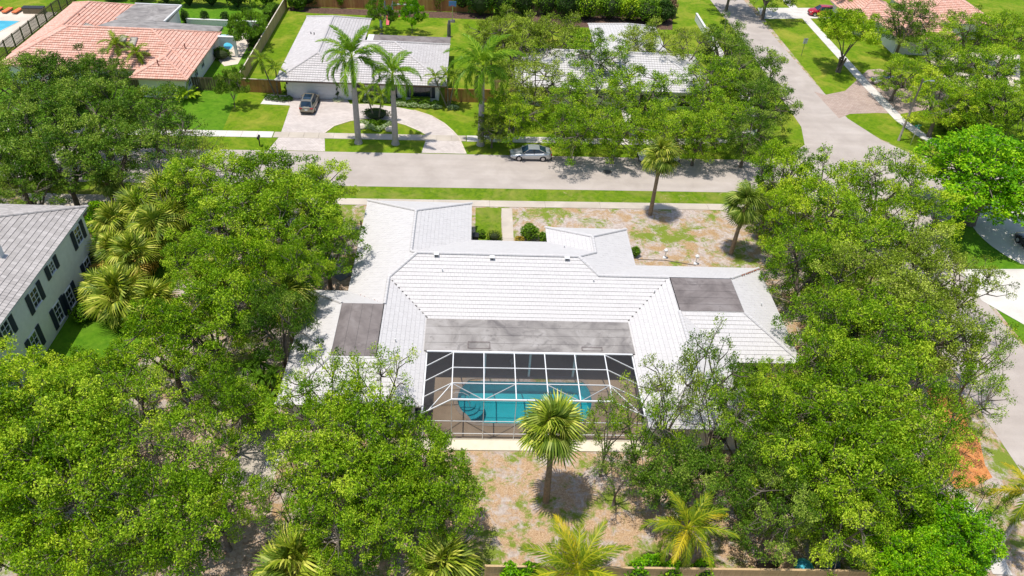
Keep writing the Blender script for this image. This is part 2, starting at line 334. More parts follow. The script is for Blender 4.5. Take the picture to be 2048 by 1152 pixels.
def roof_face(base, tiles, poly, side, e0, ez, slope, tw, te, th, pick=None, stagger=True, gap=0.007):
    """poly in xy; side = side the eave lies on; e0 = eave coordinate; base/tiles are MB; pick(list) takes full tiles"""
    ux, uy = UPS[side]; ax, ay = uy, -ux
    off = ux*e0+uy*e0
    A = [(p[0]*ax+p[1]*ay, p[0]*ux+p[1]*uy-off) for p in poly]
    if area(A) < 0: A = A[::-1]
    def W(a, d, lift=0.0):
        dd = d+off; return (a*ax+dd*ux, a*ay+dd*uy, ez+slope*d+lift)
    n = len(A); P = [W(a, d, -0.01) for a, d in A]
    base.add(P, [tuple(range(n))])
    dd = te/math.sqrt(1+slope*slope); d1 = max(p[1] for p in A); a0 = min(p[0] for p in A); a1 = max(p[0] for p in A)
    rows = int(math.ceil(d1/dd))
    for r in range(rows):
        lo, hi = r*dd-0.02, (r+1)*dd
        strip = clip_half(clip_half(A, 1, lo if r else -1, True), 1, hi, False)
        if len(strip) < 3 or abs(area(strip)) < 0.01: continue
        sa0 = min(p[0] for p in strip); sa1 = max(p[0] for p in strip)
        sh = (tw/2 if (r % 2 and stagger) else 0.0)
        c0 = int(math.floor((sa0-a0-sh)/tw)); c1 = int(math.ceil((sa1-a0-sh)/tw))
        for c in range(c0, c1):
            x0 = a0+sh+c*tw; x1 = x0+tw-gap
            q = clip_half(clip_half(strip, 0, x0, True), 0, x1, False)
            if len(q) < 3: continue
            qa = abs(area(q))
            if qa < 0.004: continue
            j = random.uniform(-0.004, 0.004)
            if pick is not None and qa > 0.98*(tw-gap)*(hi-max(lo, 0 if r == 0 else lo)) and pick(W((x0+x1)/2, lo if r else 0, 0), r): continue
            m = len(q)
            T = [W(a, d, 0.012+j+th*(1-(d-lo)/(hi-lo))) for a, d in q]; B = [W(a, d, -0.008) for a, d in q]
            tiles.add(T+B, [tuple(range(m))]+[(i+m, (i+1) % m+m, (i+1) % m, i) for i in range(m)])
            for i in range(m):
                if abs(q[i][1]-q[(i+1) % m][1]) < 1e-6 and q[i][1] < lo+1e-4: tiles.m[-m+i] = 1  # front edge takes the painted course-line shade
def caps(mb, p0, p1, size=0.13, step=0.36):
    a, b_ = Vector(p0), Vector(p1); L = (b_-a).length; k = max(1, int(L/step)); d = (b_-a)/k
    u = d.normalized(); sd = u.cross(Vector((0, 0, 1))).normalized(); up_ = sd.cross(u)
    for i in range(k):
        s0 = a+d*i-d*0.08; s1 = a+d*(i+1); P = []
        for q, l in ((s0, 0.055), (s1, 0.025)):
            for x, y in ((-1, -0.05), (-0.55, 0.045), (0.55, 0.045), (1, -0.05)):
                P.append(q+sd*x*size+up_*(y+l))
        mb.add(P, [(0, 1, 5, 4), (1, 2, 6, 5), (2, 3, 7, 6), (0, 3, 2, 1)])

# ------------------------------------------------------------------ ground, roads, pavements
def sheet(name, poly, z, mat, kind='structure'):
    mb = MB(); mb.sheet(poly, z)
    o = mb.build(name, mat); o['kind'] = kind; return o
def slabbed(name, pts, width, z, mat, slab=1.5):
    """a walk laid along a polyline: joint bed plus one child per slab"""
    bed = MB(); slabs = []
    for (x0, y0), (x1, y1) in zip(pts, pts[1:]):
        L = math.hypot(x1-x0, y1-y0); k = max(1, round(L/slab)); an = math.atan2(y1-y0, x1-x0)
        bed.box(((x0+x1)/2, (y0+y1)/2, z/2-0.012), (L, width-0.01, z-0.012), an)
        for i in range(k):
            t = (i+0.5)/k; slabs.append((x0+(x1-x0)*t, y0+(y1-y0)*t, L/k, an))
    root = struct(bed.build(name, M['joint']))
    cache = {}
    for x, y, l, an in slabs:
        key = round(l, 3)
        if key not in cache:
            mb = MB(); mb.box((0, 0, z/2), (l-0.025, width, z), 0); cache[key] = mb.mesh('slab', mat)
        link('slab', cache[key], root, (x, y, random.uniform(-0.004, 0.004)), (0, 0, an))
    return root
def road_y(x, side):     # the street runs a little off square to the houses
    return (81.75 if side else 74.15) + 0.024*(x)

gsz = 420
PH = [(-2.6, 38.6), (12.4, 38.6), (12.4, 44.4), (-2.6, 44.4)]      # the pool is dug out of the ground
mb = MB(); g_ = gsz
mb.add([(-g_, -160, 0), (g_, -160, 0), (g_, 420, 0), (-g_, 420, 0)]+[(*p, 0) for p in PH], [(0, 1, 5, 4), (1, 2, 6, 5), (2, 3, 7, 6), (3, 0, 4, 7)])
struct(mb.build('ground', M['soil']))
lawnN = [(-90, road_y(-90, 1)), (43.2, road_y(43, 1)), (43.4, 150), (-90, 150)]
sheet('lawn_north', lawnN, 0.008, M['lawn'])
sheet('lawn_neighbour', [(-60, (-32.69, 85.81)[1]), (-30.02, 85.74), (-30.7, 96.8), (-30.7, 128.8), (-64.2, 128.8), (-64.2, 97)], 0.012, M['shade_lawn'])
sheet('verge_grass', [(-80, road_y(-80, 0)), (36, road_y(36, 0)), (37, 72.4), (-80, 69.5)], 0.008, M['verge'])
sheet('front_grass', [(0.5, 70.2), (3.2, 70.3), (3.2, 64.0), (0.5, 63.4)], 0.008, M['verge'])
sheet('lawn_east', [(50.0, 160), (120, 160), (120, 84), (58, 84), (52.8, 89.2), (50.6, 95), (50.2, 104)], 0.008, M['lawn'])
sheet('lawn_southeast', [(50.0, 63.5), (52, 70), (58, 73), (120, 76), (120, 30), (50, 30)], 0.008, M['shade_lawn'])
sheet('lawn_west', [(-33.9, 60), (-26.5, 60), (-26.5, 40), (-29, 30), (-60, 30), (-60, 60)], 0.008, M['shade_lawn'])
sheet('back_yard', [(-4.5, 37.28), (22, 36.9), (23, 26.8), (1.2, 26.8), (-6, 27), (-9, 33)], 0.004, M['yard'])
sheet('bush_bed', [(8.94, 125.09), (32.58, 125.93), (34.48, 135.78), (9.42, 135.24)], 0.012, M['bed'])
sheet('back_bed', [(-30.4, 127.6), (-26, 126.8), (-8, 127.0), (2.9, 127.2), (3, 130.2), (-30.4, 129.4)], 0.012, M['bed'])
sheet('mulch_bed', [(38.32, 44.75), (39.19, 44.30), (40.58, 44.51), (40.95, 43.09), (39.92, 40.37), (39.90, 38.58), (39.15, 36.39), (39.12, 35.24), (37.37, 34.45), (35.71, 34.17), (35.79, 35.89), (35.91, 37.79), (37.27, 39.81)], 0.008, M['mulch'])
sheet('shaded_litter_bed', [(-20.01, 40.38), (-16.20, 36.86), (-13.06, 35.33), (-12.65, 27.20), (-19.37, 27.18), (-24.32, 36.98)], 0.006, M['litter'])
# streets
mb = MB()
mb.sheet([(-110, road_y(-110, 0)), (36.5, road_y(36.5, 0)), (40.0, 73.2), (41.6, 70.0), (41.7, -10), (49.3, -10), (49.6, 63.2), (51.5, 69.5), (57, 73.4), (130, 75.6), (130, 83.2),
          (60.5, 81.6), (56.6, 83.7), (52.8, 88.9), (50.6, 95), (50.1, 104), (49.4, 122), (48.8, 160), (42.0, 160), (43.4, 122), (43.2, 92), (42.0, 87.0), (38.5, 83.4), (33, road_y(33, 1)), (-110, road_y(-110, 1))], 0.018)
struct(mb.build('street', M['asphalt']))
# sidewalks
slabbed('sidewalk', [(-46, 69.86), (38, 71.92)], 1.22, 0.05, M['concrete'], 6.0)
slabbed('front_walk', [(3.83, 70.2), (3.83, 59.0)], 1.12, 0.045, M['concrete'], 5.6)
ny = lambda x: 85.10+0.026*(x+23)
slabbed('north_sidewalk', [(-66, ny(-66)), (-23.9, ny(-23.9))], 1.5, 0.05, M['concrete_pale'], 1.8)
slabbed('north_sidewalk_middle', [(-23.8, ny(-23.8)), (-0.8, ny(-0.8))], 1.4, 0.048, M['concrete'], 1.8)
slabbed('north_sidewalk_corner', [(-0.7, ny(-0.7)), (24, ny(24)), (32.5, 87.6), (36.2, 90.2), (37.6, 94.5), (38.0, 104), (38.3, 128)], 1.5, 0.05, M['concrete_pale'], 1.8)
slabbed('lawn_path', [(20.2, 86.6), (20.2, 95.5)], 1.1, 0.045, M['concrete_pale'], 1.5)
slabbed('east_sidewalk', [(57.92, 134.30), (57.78, 106.10), (57.95, 95.11), (59.02, 90.57), (60.35, 87.65)], 1.5, 0.05, M['concrete_pale'], 1.8)
slabbed('east_sidewalk_far', [(57.4, 160), (57.4, 137)], 1.5, 0.05, M['concrete_pale'], 1.8)
slabbed('southeast_sidewalk', [(35.69, 32.99), (35.82, 30.72), (35.58, 27.29)], 1.3, 0.05, M['concrete_pale'], 1.8)
# driveways
drv = [(-23.63, 81.32), (-17.15, 81.39), (-17.93, 85.95), (-17.07, 87.86), (-15.31, 89.35), (-13.24, 90.19), (-10.72, 89.96), (-8.32, 88.77), (-6.48, 87.29), (-5.50, 86.18), (-5.96, 81.76), (-0.72, 81.85), (-1.64, 85.80), (-2.49, 87.58), (-3.62, 89.53), (-5.35, 91.49), (-7.61, 92.90), (-10.11, 93.72), (-13.72, 94.32), (-15.95, 94.14), (-16.6, 95.6), (-24.6, 95.4), (-23.37, 92.82), (-23.02, 84.82)]
sheet('paver_driveway', drv, 0.03, M['paver'])
mb = MB()
arc = [(-17.93, 85.95), (-17.07, 87.86), (-15.31, 89.35), (-13.24, 90.19), (-10.72, 89.96), (-8.32, 88.77), (-6.48, 87.29), (-5.50, 86.18)]
for p, q in zip(arc, arc[1:]): mb.bar((p[0], p[1]-0.05, 0.04), (q[0], q[1]-0.05, 0.04), 0.16, 0.06)
e2 = [(-0.72, 81.85), (-1.64, 85.80), (-2.49, 87.58), (-3.62, 89.53), (-5.35, 91.49), (-7.61, 92.90)]
for p, q in zip(e2, e2[1:]): mb.bar((p[0], p[1], 0.04), (q[0], q[1], 0.04), 0.16, 0.06)
struct(mb.build('driveway_edging', M['tan_deck']))
mb = MB(); mb.sheet([(48.82, 103.44), (50.07, 102.38), (53.61, 104.02), (56.69, 107.78), (60.19, 112.15), (62.40, 112.74), (69.28, 103.98), (65.68, 99.57), (58.76, 97.00), (55.60, 97.06), (51.47, 96.44), (49.37, 94.92)], 0.022)
struct(mb.build('brown_paver_driveway', M['paver_red']))
sheet('far_driveway', [(49.79, 133.10), (66.30, 135.53), (68.37, 140.97), (50.51, 138.78)], 0.026, M['concrete_pale'])
sheet('neighbour_forecourt', [(73.57, 121.49), (89.43, 120.97), (80.40, 104.91), (69.44, 107.47)], 0.02, M['tan_deck'])
sheet('side_driveway', [(49.2, 56.2), (49.2, 61.2), (80, 62.5), (80, 52), (52, 52)], 0.03, M['concrete_pale'])
mb = MB(); c = (60.80, 67.82)
mb.sheet([(c[0]+6.0*math.cos(t*math.pi/20), c[1]+7.5*math.sin(t*math.pi/20)) for t in range(40)], 0.034)
struct(mb.build('round_driveway', M['concrete_pale']))
sheet('pad_by_gate', [(-26.90, 96.10), (-27.17, 93.24), (-23.55, 93.09), (-23.32, 95.94)], 0.026, M['concrete_pale'])
sheet('left_patio_walk', [(-45.07, 70.78), (-37.76, 70.19), (-37.17, 68.59), (-43.96, 68.23)], 0.03, M['concrete'])
mb = MB(); mb.sheet([(-16.2, 38.9), (-13.3, 38.9), (-13.3, 33.6), (-17.2, 33.6)], 0.03)
struct(mb.build('side_patio', M['concrete']))
# slate stepping slabs west of the house
root = struct(sheet('mulch_court', [(-16.5, 58.6), (-10.4, 58.6), (-10.4, 52.2), (-16.5, 52.2)], 0.008, M['litter']))
sm = MB(); sm.box((0, 0, 0.02), (1.02, 0.92, 0.04)); smm = sm.mesh('flagstone', M['slate'])
for i in range(4):
    for j in range(2):
        a = R(42); px, py = (-12.25, 59.11)
        u, v = (i-1.5)*1.1, (j-0.5)*1.0
        link('flagstone', smm, root, (px-0.6+u*math.cos(a)+v*math.sin(a), py+u*-math.sin(a)+v*math.cos(a), 0.012), (0, 0, -a))

# manhole covers in the street
for i, (p, lb) in enumerate((((15.77, 78.64), 'dark iron manhole cover in the street south of the parked sedan'), ((45.13, 81.35), 'dark iron manhole cover in the street junction beside the oak crowns'))):
    t = thing('manhole_cover', lb, 'manhole cover', (p[0], p[1], 0.018))
    mb = MB(); mb.lathe([(0.40, 0), (0.40, 0.02), (0.36, 0.028)], 20); mb.build('lid', M['under'], t)
    mb = MB()
    for k in range(20):
        a0, a1 = 2*math.pi*k/20, 2*math.pi*(k+1)/20
        mb.add([(r_*math.cos(a), r_*math.sin(a), 0.012) for a, r_ in ((a0, 0.41), (a1, 0.41), (a1, 0.52), (a0, 0.52))], [(0, 1, 2, 3)][::1])
    mb.build('frame', M['joint'], t)

# ------------------------------------------------------------------ the white-roofed house in the middle
EZ, SLP = 2.9, 0.45
house = thing('white_roofed_house', 'sprawling single-storey house with white tiled hip roofs wrapped round a screened pool', 'house', (0, 50, 0))
HO = (0, 50, 0)
outl = [(-13.7, 38.85), (-3.28, 38.85), (-3.28, 48.5), (13.15, 48.5), (13.15, 37.0), (21.29, 37.0), (21.29, 44.0), (26.7, 44.0), (26.7, 56.64), (15.2, 56.64), (15.2, 62.5), (7.25, 62.5), (7.25, 60.0), (0.1, 60.0), (0.1, 66.45), (-10.3, 66.45), (-10.3, 52.0), (-13.7, 52.0)]
def inset(poly, d):
    n = len(poly); out = []
    for i in range(n):
        p0, p1, p2 = poly[i-1], poly[i], poly[(i+1) % n]
        d1 = (p1[0]-p0[0], p1[1]-p0[1]); d2 = (p2[0]-p1[0], p2[1]-p1[1])
        l1, l2 = math.hypot(*d1), math.hypot(*d2); n1 = (-d1[1]/l1, d1[0]/l1); n2 = (-d2[1]/l2, d2[0]/l2)
        out.append((p1[0]+(n1[0]+n2[0])*d, p1[1]+(n1[1]+n2[1])*d))
    return out
base, tiles = MB(), MB()
full = []
def pick(p, r):
    if len(full) < 300 and r >= 0 and -2.6 < p[0] < 12.3 and p[1] < 51.5:
        full.append(p); return True
    return False
faces = [
 ([(-10.3, 66.45), (-5.1, 61.25), (-5.1, 54.8), (-4.55, 54.25), (-6.79, 52.01), (-6.79, 48.49), (-10.3, 52.0)], 'W', -10.3),
 ([(-10.3, 66.45), (0.1, 66.45), (-5.1, 61.25)], 'N', 66.45),
 ([(0.1, 66.45), (0.1, 60), (-5.1, 54.8), (-5.1, 61.25)], 'E', 0.1),
 ([(0.1, 60), (7.25, 60), (11.225, 56.025), (9.45, 54.25), (-4.55, 54.25), (-5.1, 54.8)], 'N', 60.0),
 ([(7.25, 62.5), (7.25, 60), (11.225, 56.025), (11.225, 58.525)], 'W', 7.25),
 ([(7.25, 62.5), (15.2, 62.5), (11.225, 58.525)], 'N', 62.5),
 ([(15.2, 62.5), (15.2, 56.64), (11.13, 52.57), (9.45, 54.25), (11.225, 56.025), (11.225, 58.525)], 'E', 15.2),
 ([(15.2, 56.64), (26.7, 56.64), (22.63, 52.57), (11.13, 52.57)], 'N', 56.64),
 ([(-3.28, 48.5), (13.15, 48.5), (17.22, 52.57), (11.13, 52.57), (9.45, 54.25), (-4.55, 54.25), (-6.79, 52.01)], 'S', 48.5),
 ([(26.7, 56.64), (26.7, 44), (22.63, 48.07), (22.63, 52.57)], 'E', 26.7),
 ([(26.7, 44), (22.63, 48.07), (17.22, 48.07), (21.29, 44)], 'S', 44.0),
 ([(13.15, 48.5), (13.15, 37), (17.22, 41.07), (17.22, 52.57)], 'W', 13.15),
 ([(13.15, 37), (21.29, 37), (17.22, 41.07)], 'S', 37.0),
 ([(21.29, 37), (21.29, 44), (17.22, 48.07), (17.22, 41.07)], 'E', 21.29),
 ([(-13.7, 52), (-10.3, 52), (-6.79, 48.49), (-10.19, 48.49)], 'N', 52.0),
 ([(-13.7, 52), (-10.19, 48.49), (-10.19, 42.36), (-13.7, 38.85)], 'W', -13.7),
 ([(-13.7, 38.85), (-10.19, 42.36), (-6.79, 42.36), (-3.28, 38.85)], 'S', 38.85),
 ([(-3.28, 38.85), (-6.79, 42.36), (-6.79, 52.01), (-3.28, 48.5)], 'E', -3.28),
]
TW, TE, TH = 0.335, 0.37, 0.034
random.seed(4)
for poly, side, e0 in faces:
    roof_face(base, tiles, poly, side, e0, EZ, SLP, TW, TE, TH, pick if (side == 'S' and e0 == 48.5) else None)
roof = base.build('roof', M['under'], house, HO)
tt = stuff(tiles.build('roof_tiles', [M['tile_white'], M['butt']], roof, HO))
dd_ = TE/math.sqrt(1+SLP*SLP)
tm = MB(); hw = (TW-0.007)/2
tm.add([(-hw, 0, 0.012+TH), (hw, 0, 0.012+TH), (hw, dd_+0.02, SLP*(dd_+0.02)+0.012), (-hw, dd_+0.02, SLP*(dd_+0.02)+0.012), (-hw, 0, -0.008), (hw, 0, -0.008), (hw, dd_+0.02, SLP*(dd_+0.02)-0.008), (-hw, dd_+0.02, SLP*(dd_+0.02)-0.008)],
       [(0, 1, 2, 3), (4, 5, 1, 0), (5, 6, 2, 1), (6, 7, 3, 2), (7, 4, 0, 3)])
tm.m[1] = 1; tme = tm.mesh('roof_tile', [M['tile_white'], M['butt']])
for p in full:
    link('roof_tile', tme, roof, (p[0]-HO[0], p[1]-HO[1], p[2]-HO[2]+random.uniform(-0.004, 0.004)))
cp = MB()
zr = lambda d: EZ+SLP*d
hips = [((-10.3, 66.45, EZ), (-5.1, 61.25, zr(5.2))), ((0.1, 66.45, EZ), (-5.1, 61.25, zr(5.2))), ((-5.1, 54.8, zr(5.2)), (-5.1, 61.25, zr(5.2))), ((-5.1, 54.8, zr(5.2)), (-4.55, 54.25, zr(5.75))),
 ((-6.79, 52.01, zr(3.51)), (-4.55, 54.25, zr(5.75))), ((-4.55, 54.25, zr(5.75)), (9.45, 54.25, zr(5.75))), ((11.225, 56.025, zr(3.975)), (9.45, 54.25, zr(5.75))), ((11.225, 56.025, zr(3.975)), (11.225, 58.525, zr(3.975))),
 ((7.25, 62.5, EZ), (11.225, 58.525, zr(3.975))), ((15.2, 62.5, EZ), (11.225, 58.525, zr(3.975))), ((11.13, 52.57, zr(4.07)), (9.45, 54.25, zr(5.75))), ((11.13, 52.57, zr(4.07)), (17.22, 52.57, zr(4.07))),
 ((26.7, 56.64, EZ), (22.63, 52.57, zr(4.07))), ((26.7, 44, EZ), (22.63, 48.07, zr(4.07))), ((17.22, 41.07, zr(4.07)), (17.22, 48.07, zr(4.07))), ((13.15, 37, EZ), (17.22, 41.07, zr(4.07))), ((21.29, 37, EZ), (17.22, 41.07, zr(4.07))),
 ((-13.7, 52, EZ), (-10.19, 48.49, zr(3.51))), ((-13.7, 38.85, EZ), (-10.19, 42.36, zr(3.51))), ((-3.28, 38.85, EZ), (-6.79, 42.36, zr(3.51))), ((-6.79, 48.49, zr(3.51)), (-6.79, 52.01, zr(3.51)))]
for a, b_ in hips: caps(cp, (a[0], a[1], a[2]+0.05), (b_[0], b_[1], b_[2]+0.05), 0.14)
stuff(cp.build('ridge_caps', M['tile_white'], roof, HO))
# rust-red mortar left where caps have slipped
rm = MB()
for (x0, y0), (x1, y1), n_ in (((26.4, 56.34), (23.8, 53.74), 9), ((-9.4, 51.1), (-7.2, 48.9), 12)):
    for i in range(n_):
        t = (i+random.uniform(0, 0.5))/n_; x, y = x0+(x1-x0)*t, y0+(y1-y0)*t
        d = (26.7-x) if x0 > 0 else (x+10.3)
        rm.box((x+0.17, y-0.05, zr(d)+0.06), (0.16, 0.10, 0.05), R(45))
stuff(rm.build('exposed_mortar', plain('rust_mortar', (0.32, 0.11, 0.06), 0.9), roof, HO))
vm = MB()
for i in range(11):                       # broken tile ends along the two valleys
    t = 0.06+0.085*i
    vm.box((-3.28-3.51*t+0.02, 48.5+3.51*t, zr(3.51*t)+0.045), (0.14+0.1*(i % 3 == 0), 0.10, 0.04), R(-45))
    vm.box((13.15+4.07*t, 48.5+4.07*t, zr(4.07*t)+0.045), (0.13+0.08*(i % 2), 0.09, 0.04), R(45))
stuff(vm.build('valley_debris', M['under'], roof, HO))
# fascia and soffit, walls
fb = MB()
n = len(outl)
fb.prism(inset(outl, 0.04), EZ-0.16, EZ-0.03)
fb.build('fascia', M['fascia'], house, HO)
wl = MB(); wl.prism(inset(outl, 0.62), 0.0, EZ-0.17, top=False, bottom=False); wall = wl.build('wall', M['stucco_white'], house, HO)
# flat decks of rolled roofing, one part per sheet
def deck(x0, x1, y0, y1, z, nsh, along_x, mat, name, th=0.05):
    root_ = MB(); root_.box(((x0+x1)/2-HO[0], (y0+y1)/2-HO[1], z-th/2), (x1-x0, y1-y0, th)); dk = root_.build(name, M['under'], house)
    for i in range(nsh):
        mb_ = MB(); g = 0.03
        if along_x:
            w_ = (y1-y0)/nsh; mb_.box(((x0+x1)/2-HO[0], y0+w_*(i+0.5)-HO[1], z+0.008), (x1-x0, w_-g, 0.016))
        else:
            w_ = (x1-x0)/nsh; mb_.box((x0+w_*(i+0.5)-HO[0], (y0+y1)/2-HO[1], z+0.008), (w_-g, y1-y0, 0.016))
        mb_.build('roofing_sheet', mat, dk)
    return dk
deck(-10.17, -6.85, 42.38, 48.46, zr(3.51)+0.03, 4, False, M['deck_brown'], 'west_roof_deck')
deck(17.30, 22.60, 48.10, 52.50, zr(4.07)+0.03, 5, True, M['deck_brown'], 'east_roof_deck')
pd = deck(-3.42, 13.28, 44.62, 48.46, 3.06, 4, True, M['deck_grey'], 'patio_roof', 0.2)
for (x, y, a, b_) in (   # low kerbs on the patio roof
((0.88, 45.33, 3.10)[0], (0.88, 45.33, 3.10)[1], 1.7, 0.75), ((9.88, 45.10, 3.10)[0], (9.88, 45.10, 3.10)[1], 1.6, 0.4)):
    mb = MB()
    for dx, dy, sx, sy in ((0, b_/2, a, 0.12), (0, -b_/2, a, 0.08), (-a/2, 0, 0.12, b_), (a/2, 0, 0.12, b_)):
        mb.box((x+dx-HO[0], y+dy-HO[1], 3.09), (sx, sy, 0.03))
    mb.build('tar_kerb', M['deck_brown'], pd)
# vents on the roof
def on_s(x, y): return zr(y-48.5)
for (x, y, _z) in ((-2.86, 54.01, 5.10), (1.92, 53.84, 5.10), (8.40, 53.94, 5.00)):
    mb = MB(); z = on_s(x, y); mb.box((x-HO[0], y-HO[1], z+0.12), (0.34, 0.30, 0.20)); mb.box((x-HO[0], y-HO[1], z+0.24), (0.44, 0.40, 0.05))
    v = mb.build('roof_vent', M['fascia'], house)
    mb = MB(); mb.box((x-HO[0], y-HO[1]-0.155, z+0.12), (0.28, 0.02, 0.14)); mb.build('louvre', M['dark_frame'], v)
for (x, y, z) in ((-2.3, 52.6, zr(4.1)), (10.6, 52.0, zr(3.5)), (-5.6, 44.6, zr(2.32)), (-5.2, 43.0, zr(1.92)), (15.8, 51.2, zr(2.6)), (8.6, 57.6, zr(2.4)), (24.9, 50.2, zr(1.8))):
    mb = MB(); mb.tube([(x-HO[0], y-HO[1], z), (x-HO[0], y-HO[1], z+0.32)], 0.06, 8); mb.build('vent_pipe', M['fascia'], house)
# windows and doors
def window(par, x, y, z, w_, h_, face, off, frame=None, glass=None, panes=(2, 2)):
    """face: S/N/E/W outward direction; x,y on the wall plane"""
    nx, ny = {'S': (0, -1), 'N': (0, 1), 'E': (1, 0), 'W': (-1, 0)}[face]; rz = math.atan2(ny, nx)+math.pi/2
    o = bpy.data.objects.new('window', None); 
    f = MB(); t = 0.07
    f.box((0, -0.03, h_/2+t/2), (w_+2*t, 0.10, t)); f.box((0, -0.05, -h_/2-t/2), (w_+2*t+0.1, 0.16, t)); f.box((-w_/2-t/2, -0.03, 0), (t, 0.10, h_)); f.box((w_/2+t/2, -0.03, 0), (t, 0.10, h_))
    for i in range(1, panes[0]): f.box((-w_/2+w_*i/panes[0], -0.025, 0), (0.035, 0.05, h_))
    for j in range(1, panes[1]): f.box((0, -0.022, -h_/2+h_*j/panes[1]), (w_, 0.05, 0.035))
    o = f.build('window', frame or M['alu'], par, loc=(x-off[0], y-off[1], z-off[2])); o.rotation_euler = (0, 0, rz)
    g = MB(); g.box((0, 0.0, 0), (w_, 0.03, h_)); g.build('pane', glass or M['glass'], o)
    return o
for x in (15.2, 18.6): window(house, x, 37.61, 1.5, 1.5, 1.2, 'S', HO)
for x in (-11.5, -8.0, -5.0): window(house, x, 39.46, 1.5, 1.4, 1.2, 'S', HO)
for x in (23.6,): window(house, x, 44.61, 1.5, 1.6, 1.2, 'S', HO)
for x in (-1.0, 2.5, 6.0, 9.5, 12.0):
    window(house, x, 49.11, 1.15, 2.6 if x < 11 else 1.0, 2.1, 'S', HO, M['dark_frame'], M['door_dark'], (2, 1))
for y in (45.5, 41.5): window(house, -3.89, y, 1.2, 1.8, 2.0, 'E', HO, M['dark_frame'], M['door_dark'], (2, 1)); window(house, 13.76, y, 1.2, 1.8, 2.0, 'W', HO, M['dark_frame'], M['door_dark'], (2, 1))
for y in (48.0, 53.0): window(house, 26.09, y, 1.5, 1.4, 1.2, 'E', HO)
for y in (41.5, 46.5): window(house, -13.09, y, 1.5, 1.4, 1.2, 'W', HO)
for x in (2.2, 5.6): window(house, x, 59.39, 1.4, 1.3, 1.3, 'N', HO)
# patio posts
for x in (1.4, 5.0, 8.6):
    mb = MB(); mb.box((x-HO[0], 44.95-HO[1], 1.48), (0.16, 0.16, 2.76)); mb.build('patio_post', M['alu'], house)

# ------------------------------------------------------------------ pool, deck, knee wall, screen cage
pool_o = [(-0.75, 42.13), (-0.62, 43.21), (-0.16, 44.05), (0.39, 44.68), (8.80, 44.75), (9.50, 44.37), (9.89, 43.42), (9.92, 42.22), (9.53, 40.80), (8.74, 39.96), (0.49, 39.83), (0.17, 40.58), (-0.42, 41.14)]
def smooth_poly(p, it=2):
    for _ in range(it):
        q = []
        for i in range(len(p)):
            a, b_ = p[i], p[(i+1) % len(p)]; q += [(0.8*a[0]+0.2*b_[0], 0.8*a[1]+0.2*b_[1]), (0.2*a[0]+0.8*b_[0], 0.2*a[1]+0.8*b_[1])]
        p = q
    return p
pool_o = smooth_poly(pool_o, 2)
if area(pool_o) < 0: pool_o = pool_o[::-1]
def holed(outer, hole, z, name, mat):
    bm = bmesh.new(); es = []
    for lp in (outer, hole):
        vv = [bm.verts.new((p[0], p[1], z)) for p in lp]
        es += [bm.edges.new((vv[i], vv[(i+1) % len(vv)])) for i in range(len(vv))]
    bmesh.ops.triangle_fill(bm, use_beauty=True, use_dissolve=False, edges=es)
    for f_ in bm.faces:
        if f_.normal.z < 0: f_.normal_flip()
    me = bpy.data.meshes.new(name); bm.to_mesh(me); bm.free(); me.materials.append(mat); return me
def grow(p, d):
    cx = sum(q[0] for q in p)/len(p); cy = sum(q[1] for q in p)/len(p); n_ = inset(p, -d/1.0)
    out = []
    for i, q in enumerate(p):
        a, b_ = p[i-1], p[(i+1) % len(p)]; t = (b_[0]-a[0], b_[1]-a[1]); l = math.hypot(*t); out.append((q[0]+t[1]/l*d, q[1]-t[0]/l*d))
    return out
cop = grow(pool_o, 0.32)
struct(link('pool_deck', holed([(-3.9, 38.27), (13.7, 38.27), (13.7, 49.1), (-3.9, 49.1)], cop, 0.06, 'pool_deck', M['pooldeck'])))
pool = thing('swimming_pool', 'turquoise swimming pool with rounded ends under the screen cage', 'swimming pool', (4.8, 42, 0))
PO = (4.8, 42, 0)
mb = MB(); nn = len(cop)
mb.add([(p[0]-PO[0], p[1]-PO[1], 0.085) for p in cop]+[(p[0]-PO[0], p[1]-PO[1], 0.085) for p in pool_o]+[(p[0]-PO[0], p[1]-PO[1], 0.0) for p in cop]+[(p[0]-PO[0], p[1]-PO[1], -0.02) for p in pool_o],
       [(i, (i+1) % nn, nn+(i+1) % nn, nn+i) for i in range(nn)]+[(2*nn+i, 2*nn+(i+1) % nn, (i+1) % nn, i) for i in range(nn)]+[(nn+i, nn+(i+1) % nn, 3*nn+(i+1) % nn, 3*nn+i) for i in range(nn)])
mb.build('coping', plain('pool_coping', (0.33, 0.27, 0.22), 0.85), pool)
mb = MB(); big_ = pool_o
mb.add([(p[0]-PO[0], p[1]-PO[1], -0.02) for p in big_]+[(p[0]-PO[0], p[1]-PO[1], -1.5) for p in big_], [(i+nn, (i+1) % nn+nn, (i+1) % nn, i)[::-1] for i in range(nn)]+[tuple(range(nn, 2*nn))])
mb.build('basin', plain('turquoise_plaster', (0.17, 0.60, 0.66), 0.7, 0.12, 0.5), pool)
m, nt, b = newmat('pool_water'); out = nt.nodes['Material Output']
tr = nt.nodes.new('ShaderNodeBsdfTransparent'); tr.inputs[0].default_value = (0.42, 0.86, 0.88, 1)
gl = nt.nodes.new('ShaderNodeBsdfGlossy'); gl.inputs['Roughness'].default_value = 0.03
fr = nd(nt, 'ShaderNodeFresnel', IOR=1.33); mx = nt.nodes.new('ShaderNodeMixShader')
nt.links.new(fr.outputs[0], mx.inputs[0]); nt.links.new(tr.outputs[0], mx.inputs[1]); nt.links.new(gl.outputs[0], mx.inputs[2]); nt.links.new(mx.outputs[0], out.inputs['Surface'])
bn = nd(nt, 'ShaderNodeBump', Strength=0.15, Distance=0.05); nt.links.new(noise(nt, 2.5, 3, 0.5, pos(nt)), bn.inputs['Height']); nt.links.new(bn.outputs[0], gl.inputs['Normal'])
M['water'] = m
